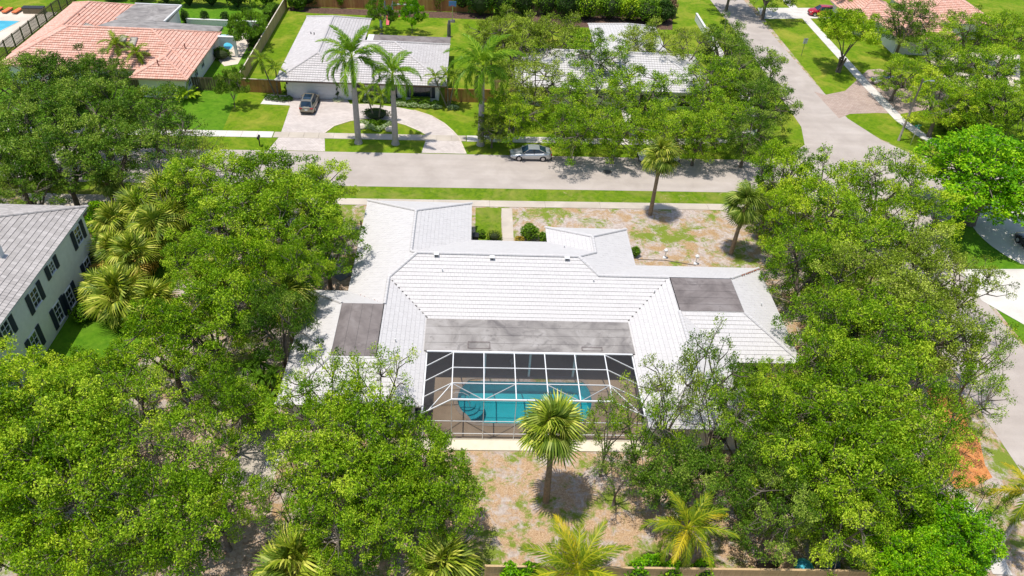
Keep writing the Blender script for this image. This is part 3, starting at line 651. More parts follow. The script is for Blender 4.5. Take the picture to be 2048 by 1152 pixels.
mb = MB(); mb.add([(p[0]-PO[0], p[1]-PO[1], -0.1) for p in pool_o], [tuple(range(nn))]); mb.build('water', M['water'], pool)
for k in range(3):
    mb = MB(); c = (-0.44, 42.13)
    mb.lathe([(1.35-0.35*k, -0.75+0.0), (1.35-0.35*k, -0.62+0.18*k), (1.3-0.35*k, -0.60+0.18*k)], 18, (c[0]-PO[0]+0.5, c[1]-PO[1], 0)); mb.build('step', plain('pool_step', (0.16, 0.45, 0.52), 0.7), pool)
for s in (-0.3, 0.3):
    c = (-0.12, 41.98); mb = MB(); x, y = c[0]-PO[0], c[1]-PO[1]+s
    mb.tube([(x-0.9, y, 0.06), (x-0.9, y, 0.75), (x-0.75, y, 0.88), (x-0.2, y, 0.85), (x+0.25, y, 0.55), (x+0.4, y, 0.0), (x+0.4, y, -0.5)], 0.025, 6); mb.build('handrail', M['alu'], pool)
kw = thing('concrete_ledge', 'wide cream concrete ledge along the back of the screen cage', 'ledge', (4.9, 37.7, 0))
mb = MB(); mb.box((0, 0.0, 0.06), (17.6, 0.96, 0.12)); mb.build('slab', M['stucco_cream'], kw)
mb = MB(); mb.box((0, 0.53, 0.08), (17.5, 0.08, 0.16)); mb.build('kerb', M['stucco_cream'], kw)
# small things on the pool deck
t = thing('patio_stool', 'small pale round stool on the shaded patio under the screen', 'stool', ((3.73, 46.26)[0], (3.73, 46.26)[1], 0.06))
mb = MB(); mb.lathe([(0.24, 0.40), (0.27, 0.43), (0.27, 0.48), (0.2, 0.5)], 12); mb.build('seat', M['tan_deck'], t)
for k in range(3):
    mb = MB(); a = k*2.1; mb.tube([(0.2*math.cos(a), 0.2*math.sin(a), 0), (0.14*math.cos(a), 0.14*math.sin(a), 0.42)], 0.02, 5); mb.build('leg', M['alu'], t)

cage = thing('pool_screen_cage', 'white aluminium screen cage with sloped sides standing over the pool', 'screen enclosure', (4.9, 41, 0))
CO = (4.9, 41, 0)
ZT = 4.35; CX0, CX1 = -3.2, 13.07; TX0, TX1 = (-1.08, 43.09, 4.35)[0], (10.47, 43.05, 4.35)[0]
YF, YB, YG = 38.25, (-1.08, 43.09, 4.35)[1], 44.58; ZG = 2.98
xs = [TX0+(TX1-TX0)*i/5 for i in range(6)]; ys = [YF+(YB-YF)*i/3 for i in range(4)]
def cb(name, p0, p1, w_=0.065, h_=0.09, mat='alu'):
    mb_ = MB(); mb_.bar([p0[i]-CO[i] for i in range(3)], [p1[i]-CO[i] for i in range(3)], w_, h_); return mb_.build(name, M[mat], cage)
for x in xs:
    cb('rafter', (x, YF, ZT), (x, YB, ZT), 0.075, 0.10); cb('rafter', (x, YB, ZT-0.003), (x, YG, ZG))
    cb('post', (x, YF-0.01, 0.16), (x, YF-0.01, ZT-0.06), 0.05, 0.05)
for i, y in enumerate(ys):
    cb('purlin', (TX0, y, ZT-0.004), (TX1, y, ZT-0.004), 0.055 if i else 0.10, 0.08 if i else 0.12)
    for xa, xb in ((TX0, CX0), (TX1, CX1)):
        cb('side_rafter', (xa, y, ZT), (xb, y, ZG-0.15), 0.06 if i else 0.09, 0.08)
for xa in (CX0, CX1): cb('gutter_beam', (xa, YF, ZG-0.15), (xa, YG, ZG-0.15), 0.12, 0.12); cb('post', (xa, YF-0.01, 0.16), (xa, YF-0.01, ZG-0.2), 0.08, 0.08)
cb('gutter_beam', (CX0, YG+0.0, ZG+0.06), (CX1, YG+0.0, ZG+0.06), 0.12, 0.10)
for z in (0.75, 2.1): cb('rail', (CX0, YF-0.02, z), (CX1, YF-0.02, z), 0.035, 0.045)
for k in range(5):
    a = (xs[k], ys[1], ZT-0.03); b_ = (xs[k+1], ys[0], ZT-0.03)
    if k % 2: a, b_ = (xs[k], ys[0], ZT-0.03), (xs[k+1], ys[1], ZT-0.03)
    if k in (0, 1, 3, 4):
        if k >= 3: a, b_ = ((xs[k], ys[1], ZT-0.03), (xs[k+1], ys[0], ZT-0.03)) if k == 3 else ((xs[k], ys[0], ZT-0.03), (xs[k+1], ys[1], ZT-0.03))
        cb('brace', a, b_, 0.055, 0.05)
cb('brace', (TX0, ys[1], ZT-0.03), (CX0+0.5, ys[0], ZG+0.25), 0.06, 0.06); cb('brace', (TX1, ys[1], ZT-0.03), (CX1-0.5, ys[0], ZG+0.25), 0.06, 0.06)
m, nt, b = newmat('insect_screen'); out = nt.nodes['Material Output']
tr = nt.nodes.new('ShaderNodeBsdfTransparent'); df = nd(nt, 'ShaderNodeBsdfDiffuse'); df.inputs[0].default_value = (0.10, 0.10, 0.11, 1); mx = nt.nodes.new('ShaderNodeMixShader'); mx.inputs[0].default_value = 0.27
wv = noise(nt, 0.8, 3, 0.5, pos(nt)); mr = nd(nt, 'ShaderNodeMapRange'); nt.links.new(wv, mr.inputs[0]); mr.inputs[3].default_value = 0.27; mr.inputs[4].default_value = 0.35
nt.links.new(mr.outputs[0], mx.inputs[0]); nt.links.new(tr.outputs[0], mx.inputs[1]); nt.links.new(df.outputs[0], mx.inputs[2]); nt.links.new(mx.outputs[0], out.inputs['Surface'])
M['screen'] = m
def panel(pts):
    mb_ = MB(); mb_.add([[p[i]-CO[i] for i in range(3)] for p in pts], [tuple(range(len(pts)))]); mb_.build('screen_panel', M['screen'], cage)
for i in range(5):
    for j in range(3): panel([(xs[i], ys[j], ZT), (xs[i+1], ys[j], ZT), (xs[i+1], ys[j+1], ZT), (xs[i], ys[j+1], ZT)])
    panel([(xs[i], YB, ZT), (xs[i+1], YB, ZT), (xs[i+1], YG, ZG), (xs[i], YG, ZG)])
    panel([(xs[i], YF, 0.16), (xs[i+1], YF, 0.16), (xs[i+1], YF, ZT), (xs[i], YF, ZT)])
for xa, xb in ((TX0, CX0), (TX1, CX1)):
    for j in range(3): panel([(xa, ys[j], ZT), (xb, ys[j], ZG-0.15), (xb, ys[j+1], ZG-0.15), (xa, ys[j+1], ZT)])
    panel([(xa, YF, 0.16), (xa, YF, ZT), (xb, YF, ZG-0.15), (xb, YF, 0.16)])
    panel([(xa, YB, ZT), (xb, YB, ZG-0.15), (xb, YG, ZG-0.1), (xa, YG, ZG)])

# ------------------------------------------------------------------ the other houses
def generic_house(name, label, loc, eaves, ez, slope, tile, under, tw, te, th, fascia, walls, wall_in=0.6, wall_h=None):
    """eaves: list of blocks (x0,x1,y0,y1) each a hip roof; union of overlapping hips"""
    h = thing(name, label, 'house', loc); bs, tl, cpz = MB(), MB(), MB(); fsc = MB(); wls = MB()
    for (x0, x1, y0, y1) in eaves:
        r = min(x1-x0, y1-y0)/2; zz = ez+slope*r
        if x1-x0 >= y1-y0: A, B = (x0+r, (y0+y1)/2), (x1-r, (y0+y1)/2)
        else: A, B = ((x0+x1)/2, y0+r), ((x0+x1)/2, y1-r)
        if x1-x0 >= y1-y0:
            fc = [([(x0, y0), (x1, y0), B, A], 'S', y0), ([(x0, y1), A, B, (x1, y1)], 'N', y1), ([(x0, y0), A, (x0, y1)], 'W', x0), ([(x1, y0), (x1, y1), B], 'E', x1)]
            hp = [((x0, y0), A), ((x0, y1), A), ((x1, y0), B), ((x1, y1), B)]
        else:
            fc = [([(x0, y0), (x1, y0), A], 'S', y0), ([(x0, y1), B, (x1, y1)], 'N', y1), ([(x0, y0), A, B, (x0, y1)], 'W', x0), ([(x1, y0), (x1, y1), B, A], 'E', x1)]
            hp = [((x0, y0), A), ((x1, y0), A), ((x0, y1), B), ((x1, y1), B)]
        for poly, sd, e in fc: roof_face(bs, tl, poly, sd, e, ez, slope, tw, te, th, stagger=False, gap=0.024)
        for a, b_ in hp: caps(cpz, (*a, ez+0.05), (*b_, zz+0.05), 0.15)
        if math.hypot(A[0]-B[0], A[1]-B[1]) > 0.5: caps(cpz, (*A, zz+0.05), (*B, zz+0.05), 0.15)
        fsc.prism([(x0+0.05, y0+0.05), (x1-0.05, y0+0.05), (x1-0.05, y1-0.05), (x0+0.05, y1-0.05)], ez-0.2, ez-0.04)
        d = wall_in; wls.prism([(x0+d, y0+d), (x1-d, y0+d), (x1-d, y1-d), (x0+d, y1-d)], 0, ez-0.21, top=False, bottom=False)
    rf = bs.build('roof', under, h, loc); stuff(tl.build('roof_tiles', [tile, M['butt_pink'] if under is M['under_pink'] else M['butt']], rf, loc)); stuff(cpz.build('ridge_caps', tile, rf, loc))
    fsc.build('fascia', fascia, h, loc); wls.build('wall', walls, h, loc)
    return h
random.seed(7)
# north house with the garage
h2 = generic_house('garage_house', 'pale tiled house with wide white garage door facing the street and circular driveway', (-14, 104, 0), [(-25.2, -15.6, 94.3, 117.4), (-19.4, -3.5, 94.35, 108.5)], 2.8, 0.4, M['tile_cream'], M['under'], 0.33, 0.40, 0.05, M['fascia_brown'], M['stucco_white'], 1.05)
L2 = (-14, 104, 0)
mb = MB(); mb.box((-20.6+14, 95.33-104, 1.2), (5.6, 0.10, 2.3)); gd = mb.build('garage_door', M['garage'], h2)
for k in range(4):
    mb = MB(); mb.box((-20.6+14, 95.265-104, 0.35+0.57*k), (5.5, 0.03, 0.54)); mb.build('door_panel', M['garage'], gd)
window(h2, -6.9, 95.39, 1.45, 2.5, 1.3, 'S', L2, M['dark_frame'], M['glass'], (4, 2))
for x in (-8.55, -5.25):
    mb = MB(); mb.box((x+14, 95.36-104, 1.45), (0.5, 0.05, 1.6)); mb.build('shutter', M['shutter'], h2)
mb = MB(); mb.box((-15.0+14, 95.36-104, 1.1), (1.5, 0.06, 2.2)); mb.build('front_door', M['dark_frame'], h2)
for x in (-12.8, -10.6): window(h2, x, 95.39, 1.4, 1.2, 1.5, 'S', L2, M['dark_frame'], M['glass'])
mb = MB(); mb.box((-9.0+14, 109.9-104, 2.78), (11.0, 2.6, 0.12)); fr_ = mb.build('patio_roof', M['deck_brown'], h2)
mb = MB(); mb.box((-14.9+14, 109.9-104, 2.785), (0.85, 2.6, 0.12)); mb.build('patio_roof_edge', M['fascia'], h2)
for x in (-14.0, -9.2, -4.0):
    mb = MB(); mb.box((x+14, 111.0-104, 1.36), (0.12, 0.12, 2.71)); mb.build('patio_post', M['alu'], h2)
for x, y in ((-22.9, 108.0), (-22.3, 107.2)):
    mb = MB(); z = 2.8+0.4*(x+25.2); mb.tube([(x+14, y-104, z), (x+14, y-104, z+0.35)], 0.07, 8); mb.build('vent_pipe', M['dark_frame'], h2)
for x in (-24.0, -17.5):
    mb = MB(); mb.box((x+14, 95.30-104, 2.1), (0.2, 0.16, 0.35)); mb.build('wall_lamp', M['dark_frame'], h2)

# pink tiled house north-west
h3 = generic_house('pink_roofed_house', 'long house with salmon pink tiled roofs and skylights beyond the oaks', (-47, 105, 0), [(-60.0, -35.8, 96.0, 109.6), (-42.9, -35.82, 93.4, 103.5), (-60.05, -50.6, 100.0, 119.2)], 2.8, 0.4, M['tile_pink'], M['under_pink'], 0.31, 0.42, 0.075, M['tile_pink'], M['stucco_white'], 0.7)
L3 = (-47, 105, 0)
mb = MB()
def gp(poly): mb.add([(p[0]-L3[0], p[1]-L3[1], p[2]) for p in poly], [tuple(range(len(poly)))])
gp([(-50.4, 103.2, 5.35), (-42.2, 103.2, 5.35), (-36.0, 109.4, 3.1), (-36.0, 111.4, 3.05), (-50.4, 111.4, 3.6)])
gp([(-51.0, 111.4, 3.6), (-44.2, 111.4, 3.4), (-44.2, 119.2, 3.0), (-51.0, 119.2, 3.0)])
gp([(-36.0, 109.4, 3.1), (-36.0, 111.4, 3.05), (-36.0, 111.4, 2.75), (-36.0, 109.4, 2.75)]); gp([(-50.4, 111.35, 3.58), (-36.0, 111.35, 3.03), (-36, 111.35, 2.7), (-50.4, 111.35, 2.7)])
gp([(-44.25, 111.4, 3.4), (-44.25, 119.2, 3.0), (-44.25, 119.2, 2.7), (-44.25, 111.4, 2.7)])
mb.build('low_slope_roof', M['deck_grey'], h3)
mb = MB(); mb.bar((-44.2+47, 111.5-105, 3.38), (-44.2+47, 119.3-105, 3.02), 0.25, 0.22); mb.bar((-44.2+47, 119.3-105, 3.02), (-51+47, 119.3-105, 3.02), 0.25, 0.2); mb.build('parapet', M['fascia'], h3)
mb = MB(); mb.prism([(-50+47, 106-105), (-36.7+47, 106-105), (-36.7+47, 111-105), (-44.6+47, 111-105), (-44.6+47, 118.8-105), (-50+47, 118.8-105)], 0, 2.69, top=False, bottom=False); mb.build('rear_wall', M['stucco_white'], h3)
def skylight(par, x, y, z, w_, l_, off, tilt=(0, 0, 0)):
    f = MB(); f.box((0, 0, 0.05), (w_, l_, 0.14)); o = f.build('skylight', M['deck_brown'], par, loc=(x-off[0], y-off[1], z-off[2])); o.rotation_euler = tilt
    g = MB(); g.box((0, 0, 0.135), (w_-0.2, l_-0.2, 0.05), taper=0.8); g.build('dome', plain('skylight_acrylic', (0.42, 0.38, 0.30), 0.15, 0.3), o)
sx = math.atan(0.4)
for px in ((-45.75, 100.68, 4.50), (-44.40, 100.47, 4.50)): skylight(h3, px[0], px[1], 2.8+0.4*(px[1]-96)+0.08, 0.9, 1.5, L3, (sx, 0, 0))
px = (-52.55, 106.65, 4.30); skylight(h3, px[0], px[1]+0.6, 2.8+0.4*(-50.6-px[0])+0.1, 2.0, 1.3, L3, (0, sx, 0))
for p in ((-39.82, 95.48, 3.90), (-38.14, 101.11, 3.90), (-55.06, 112.17, 4.20), (-54.86, 109.57, 4.20)):
    mb = MB(); mb.tube([(p[0]-L3[0], p[1]-L3[1], 2.9), (p[0]-L3[0], p[1]-L3[1], p[2]+0.55)], 0.08, 8); mb.build('vent_pipe', M['under_pink'], h3)
for y in (95.6, 98.6, 101.6): window(h3, -36.49, y, 1.6, 1.1, 1.0, 'E', L3, M['alu'])
# arch wing wall of the pink house
t = thing('arched_wing_wall', 'white stucco arched wall standing beside the pink house pool', 'wall', (-34.6, 107.9, 0))
mb = MB(); W_, H_, T_ = 2.2, 2.9, 0.3
arcp = [(-0.75+0, 0)]+[(-0.75*math.cos(a*math.pi/8), 1.4+0.75*math.sin(a*math.pi/8)) for a in range(9)]+[(0.75, 0)]
outp = [(-1.1, 0)]+[(-1.1, H_)]*1+[(1.1, H_), (1.1, 0)]
front = [(p[0], p[1]) for p in arcp]
Lp = [(-1.1, 0), (-1.1, H_)]; Rp = [(1.1, 0), (1.1, H_)]
for y in (-T_/2, T_/2):
    P = [(x, y, z) for x, z in arcp]+[(-1.1, y, 0), (-1.1, y, H_), (0, y, H_), (1.1, y, H_), (1.1, y, 0)]
    k = len(arcp); fs = [(0, 1, k, k), ]
    fs = [(k, 0, 1, k+1)]+[(k+1, i, i+1) for i in range(1, 5)]+[(k+1, 5, k+2)]+[(k+2, 5, k+3)]+[(k+3, i, i+1) for i in range(5, 9)]+[(k+3, 9, 10, k+4)]
    mb.add(P, fs)
k = len(arcp)
mb.add([(x, y, z) for y in (-T_/2, T_/2) for x, z in arcp], [(i, i+1, k+i+1, k+i) for i in range(k-1)])
mb.box((-1.1-0.003, 0, H_/2), (0.01, T_, H_)); mb.box((1.1+0.003, 0, H_/2), (0.01, T_, H_)); mb.box((0, 0, H_+0.05), (2.5, 0.5, 0.1))
mb.build('wall', M['stucco_white'], t)
# grey two-storey house on the west
h4 = generic_house('two_storey_house', 'two-storey grey stucco house with grey tiled roof and dark navy shutters', (-41, 48, 0), [(-50.0, -33.6, 34.0, 58.8)], 6.3, 0.4, M['tile_grey'], M['under'], 0.34, 0.42, 0.045, M['fascia'], M['stucco_grey'], 0.42)
L4 = (-41, 48, 0); EX = -34.02
for (py_, z_, w_, h_) in (((56.67, 4.74, 1.0, 1.5), (51.58, 5.04, 0.7, 0.95), (48.27, 4.59, 1.0, 1.5), (43.84, 5.02, 1.0, 1.5), (56.42, 1.38, 0.95, 1.7), (52.42, 1.2, 0.95, 1.7), (50.24, 1.37, 0.95, 1.7), (46.17, 1.73, 0.95, 1.7))): 
    window(h4, EX-0.01, py_, z_, w_, h_, 'E', L4, M['alu'], M['glass'], (2, 3))
    for s in (-1, 1):
        mb = MB(); mb.box((EX+0.05-L4[0], py_+s*(w_/2+0.42)-L4[1], z_), (0.06, 0.55, h_+0.25)); sh = mb.build('shutter', M['shutter'], h4)
        mb = MB()
        for q in range(9): mb.box((EX+0.09-L4[0], py_+s*(w_/2+0.42)-L4[1], z_-h_/2+0.02+(h_-0.04)*q/8), (0.02, 0.42, 0.05))
        mb.build('louvre', M['shutter'], sh)
mb = MB(); p = (-36.15, 49.82, 8.00); mb.box((p[0]-L4[0]-0.3, p[1]-L4[1], 7.7), (0.5, 0.5, 1.6)); mb.build('chimney', M['fascia'], h4)
# white house half hidden by oaks, north-east
h5 = generic_house('oak_shaded_house', 'white tiled house almost hidden under olive oaks across the street', (19, 104, 0), [(5.5, 31.8, 95.0, 108.0), (17.5, 28.0, 100.0, 119.2)], 2.8, 0.4, M['tile_white'], M['under'], 0.36, 0.42, 0.04, M['fascia'], M['stucco_white'])
for x in (9, 14, 23, 28): window(h5, x, 95.61, 1.4, 1.5, 1.2, 'S', (19, 104, 0), M['dark_frame'])
h6 = generic_house('coral_roofed_house', 'coral pink tiled house behind trees beyond the red car', (77, 130, 0), [(66.5, 77.5, 118.5, 130.0), (74.0, 88.0, 126.5, 140.0), (62.0, 72.0, 126.0, 136.0)], 2.8, 0.42, M['tile_pink'], M['under_pink'], 0.31, 0.42, 0.06, M['fascia'], M['stucco_white'])

# ------------------------------------------------------------------ foliage prototypes
def leaf_mesh(name, P, L, Wd, tone, rng, mat, updir=0.75, axis=None):
    n = len(P)
    nrm = rng.normal(size=(n, 3)); nrm /= np.linalg.norm(nrm, axis=1)[:, None]
    nrm = nrm*(1-updir)+np.array([0, 0, 1.0])*updir+0.25*rng.normal(size=(n, 3)); nrm /= np.linalg.norm(nrm, axis=1)[:, None]
    ax = rng.normal(size=(n, 3)) if axis is None else axis+0.35*rng.normal(size=(n, 3))
    ax -= nrm*np.sum(ax*nrm, axis=1)[:, None]; ax /= np.linalg.norm(ax, axis=1)[:, None]
    b = np.cross(nrm, ax); Ls = (L*rng.uniform(0.7, 1.3, n))[:, None]; Ws = (Wd*rng.uniform(0.7, 1.3, n))[:, None]
    V = np.empty((n, 4, 3)); V[:, 0] = P-ax*Ls/2; V[:, 1] = P+b*Ws/2+nrm*Ws*0.22; V[:, 2] = P+ax*Ls/2-nrm*Ls*0.12; V[:, 3] = P-b*Ws/2+nrm*Ws*0.22
    me = bpy.data.meshes.new(name); me.vertices.add(4*n); me.vertices.foreach_set('co', V.reshape(-1).astype(np.float32))
    me.loops.add(4*n); me.loops.foreach_set('vertex_index', np.arange(4*n, dtype=np.int32))
    me.polygons.add(n); me.polygons.foreach_set('loop_start', np.arange(0, 4*n, 4, dtype=np.int32))
    try: me.polygons.foreach_set('loop_total', np.full(n, 4, dtype=np.int32))
    except Exception: pass
    at = me.attributes.new('tone', 'FLOAT', 'POINT'); at.data.foreach_set('value', np.repeat(np.clip(tone, 0, 1), 4).astype(np.float32))
    me.materials.append(mat); me.update(calc_edges=True); return me
def clump_points(rng, c, r, n, flat=0.6, top=0.35):
    d = rng.normal(size=(n, 3)); d /= np.linalg.norm(d, axis=1)[:, None]
    rad = rng.uniform(0.35, 1.0, n)**0.6
    p = d*rad[:, None]; p[:, 2] = np.where(p[:, 2] < -0.3, p[:, 2]*0.5, p[:, 2])
    return np.array(c)+p*np.array([r, r, r*flat])
def oak_proto(seed, nclump=62, leaves=330, crad=(0.75, 1.35), L=0.25, Wd=0.125, Rr=5.0, zc=6.0, hz=2.5, gaps=0.0, low=0.22, mat=None, trunk_r=0.30, bias=0.0, stems=1, updir=0.6, lowdrop=0.0):
    rng = np.random.default_rng(seed); cs = []
    tries = 0
    # uneven plan outline
    ph = rng.uniform(0, 6.28, 4); am = rng.uniform(0.05, 0.16, 4)
    while len(cs) < nclump and tries < 6000:
        tries += 1
        th = rng.uniform(0, 2*math.pi); out = 1+sum(am[k]*math.sin((k+2)*th+ph[k]) for k in range(4))
        rr = math.sqrt(rng.uniform(0.0, 1.0))*0.92; x, y = rr*out*Rr*math.cos(th), rr*out*Rr*math.sin(th)
        dome = math.sqrt(max(0, 1-rr*rr)); z = zc+hz*(dome-0.45)+rng.normal()*0.6
        if rng.uniform() < low: z = zc+hz*(dome-0.45)*rng.uniform(-0.7, 0.5)-0.8-lowdrop*rng.uniform(0, 1)
        r = rng.uniform(*crad)*(1.0-0.25*rr)
        if gaps and math.sin(x*1.1+ph[0])*math.cos(y*1.25+ph[1]) > 1-gaps: continue
        if any((x-q[0])**2+(y-q[1])**2+(1.3*(z-q[2]))**2 < (0.52*(r+q[3]))**2 for q in cs): continue
        cs.append((x, y, z, r))
    Ps, Ts = [], []
    for (x, y, z, r) in cs:
        n = int(leaves*(r/1.05)**2); p = clump_points(rng, (x, y, z), r, n, rng.uniform(0.45, 0.8))
        # sprays: a few sub-tufts poking out of each clump
        k = 7; sub = rng.normal(size=(k, 3)); sub /= np.linalg.norm(sub, axis=1)[:, None]; sub[:, 2] = np.abs(sub[:, 2])*0.6
        idx = rng.integers(0, k, n//2)
        p[:n//2] = np.array([x, y, z])+sub[idx]*r*rng.uniform(0.6, 1.18, (n//2, 1))+rng.normal(size=(n//2, 3))*0.17*r
        ct = 0.5+0.18*rng.normal()+bias+0.10*(z-zc)/hz*0
        Ps.append(p); Ts.append(ct+0.17*rng.normal(size=n))
    P = np.concatenate(Ps); T = np.concatenate(Ts)
    crown = leaf_mesh('crown', P, L, Wd, T, rng, mat, updir)
    mb = MB(); fork = zc*0.36
    limbs = []
    for s in range(stems):
        bx, by = (rng.normal()*0.25, rng.normal()*0.25) if stems > 1 else (0, 0)
        mb.tube([(bx*0.3, by*0.3, 0), (bx*0.5+0.05, by*0.5, fork*0.5), (bx+0.1, by, fork)], [trunk_r*1.35, trunk_r, trunk_r*0.85], 8)
    nl = 6
    for i in range(nl):
        a = 2*math.pi*i/nl+rng.uniform(-0.4, 0.4); rr = Rr*rng.uniform(0.42, 0.6)
        mid = (rr*0.45*math.cos(a)+rng.normal()*0.2, rr*0.45*math.sin(a)+rng.normal()*0.2, fork+(zc-fork)*0.5+rng.normal()*0.2)
        end = (rr*math.cos(a+0.2), rr*math.sin(a+0.2), zc+rng.uniform(-0.5, 0.5))
        mb.tube([(0.1, 0, fork*0.9), mid, end], [trunk_r*0.6, trunk_r*0.42, trunk_r*0.25], 6); limbs += [mid, end, tuple((mid[k]+end[k])/2 for k in range(3))]
    for (x, y, z, r) in cs:
        q = min(limbs, key=lambda e: (e[0]-x)**2+(e[1]-y)**2+(e[2]-z)**2*1.5)
        m_ = ((x+q[0])/2+rng.normal()*0.25, (y+q[1])/2+rng.normal()*0.25, (z+q[2])/2+rng.normal()*0.2)
        mb.tube([q, m_, (x, y, z)], [0.07, 0.05, 0.03], 4, 1, False)
        for t in range(2):
            d = rng.normal(size=3); d /= np.linalg.norm(d); d[2] = abs(d[2])*0.6
            mb.tube([(x, y, z), (x+d[0]*r*0.55+rng.normal()*0.1, y+d[1]*r*0.55, z+d[2]*r*0.5), (x+d[0]*r*1.02, y+d[1]*r*1.02, z+d[2]*r*0.9)], [0.03, 0.022, 0.012], 3, 1, False)
    trunk = mb.mesh('trunk', [M['bark'], M['bark_pale']], smooth=True)
    return crown, trunk
PR = {}
PR['d'] = [oak_proto(s, 66, 430, (0.62, 1.2), 0.20, 0.10, hz=2.9, gaps=0.14, low=0.28, lowdrop=1.0, mat=M['leaf'], updir=0.42) for s in (11, 12, 13, 14, 15)]
PR['s'] = [oak_proto(s, 40, 200, (0.6, 1.15), 0.20, 0.095, hz=2.7, gaps=0.5, low=0.15, mat=M['leaf'], trunk_r=0.22, updir=0.4) for s in (21, 22, 23)]
PR['o'] = [oak_proto(s, 96, 310, (0.6, 1.15), 0.21, 0.095, hz=2.9, gaps=0.05, low=0.5, lowdrop=2.6, mat=M['leaf_olive'], trunk_r=0.24, updir=0.42) for s in (31, 32, 33)]
PR['e'] = [oak_proto(s, 84, 330, (0.62, 1.2), 0.205, 0.10, hz=2.9, gaps=0.06, low=0.42, lowdrop=2.4, mat=M['leaf'], updir=0.42) for s in (71, 72, 73)]
PR['b'] = [oak_proto(41, 230, 250, (0.62, 1.0), 0.26, 0.15, hz=3.9, low=0.3, lowdrop=1.0, mat=M['leaf_bright'], trunk_r=0.36, updir=0.4)]
PR['f'] = [oak_proto(51, 84, 380, (0.75, 1.25), 0.24, 0.12, zc=6.6, hz=2.4, low=0.1, mat=M['leaf_lime'], trunk_r=0.22, stems=4, updir=0.35)]
PR['k'] = [oak_proto(61, 46, 300, (0.8, 1.3), 0.32, 0.16, zc=4.2, hz=2.8, low=0.3, mat=M['leaf_hedge'], trunk_r=0.16, updir=0.35)]
PRR = {'k': 4.2}
cnt = {}
def tree(name, label, cat, group, p, Rm, kind, mat=None, rz=None, zscale=None):
    """p = centre of the crown in the air; the trunk stands under it"""
    i = cnt.get(kind, 0); cnt[kind] = i+1
    crown, trunk = PR[kind][i % len(PR[kind])]
    zc = {'f': 6.6, 'k': 4.2}.get(kind, 6.0)
    t = thing(name, label, cat, (p[0], p[1], 0), rz if rz is not None else (i*2.399 + 0.7), group)
    s = Rm/5.0; sz = p[2]/zc
    a = link('trunk', trunk, t, (0, 0, 0), None, (s*0.9, s*0.9, sz)); c = link('crown', crown, t, (0, 0, 0), None, (s, s, sz))
    if mat: setmat(c, M[mat])
    return t
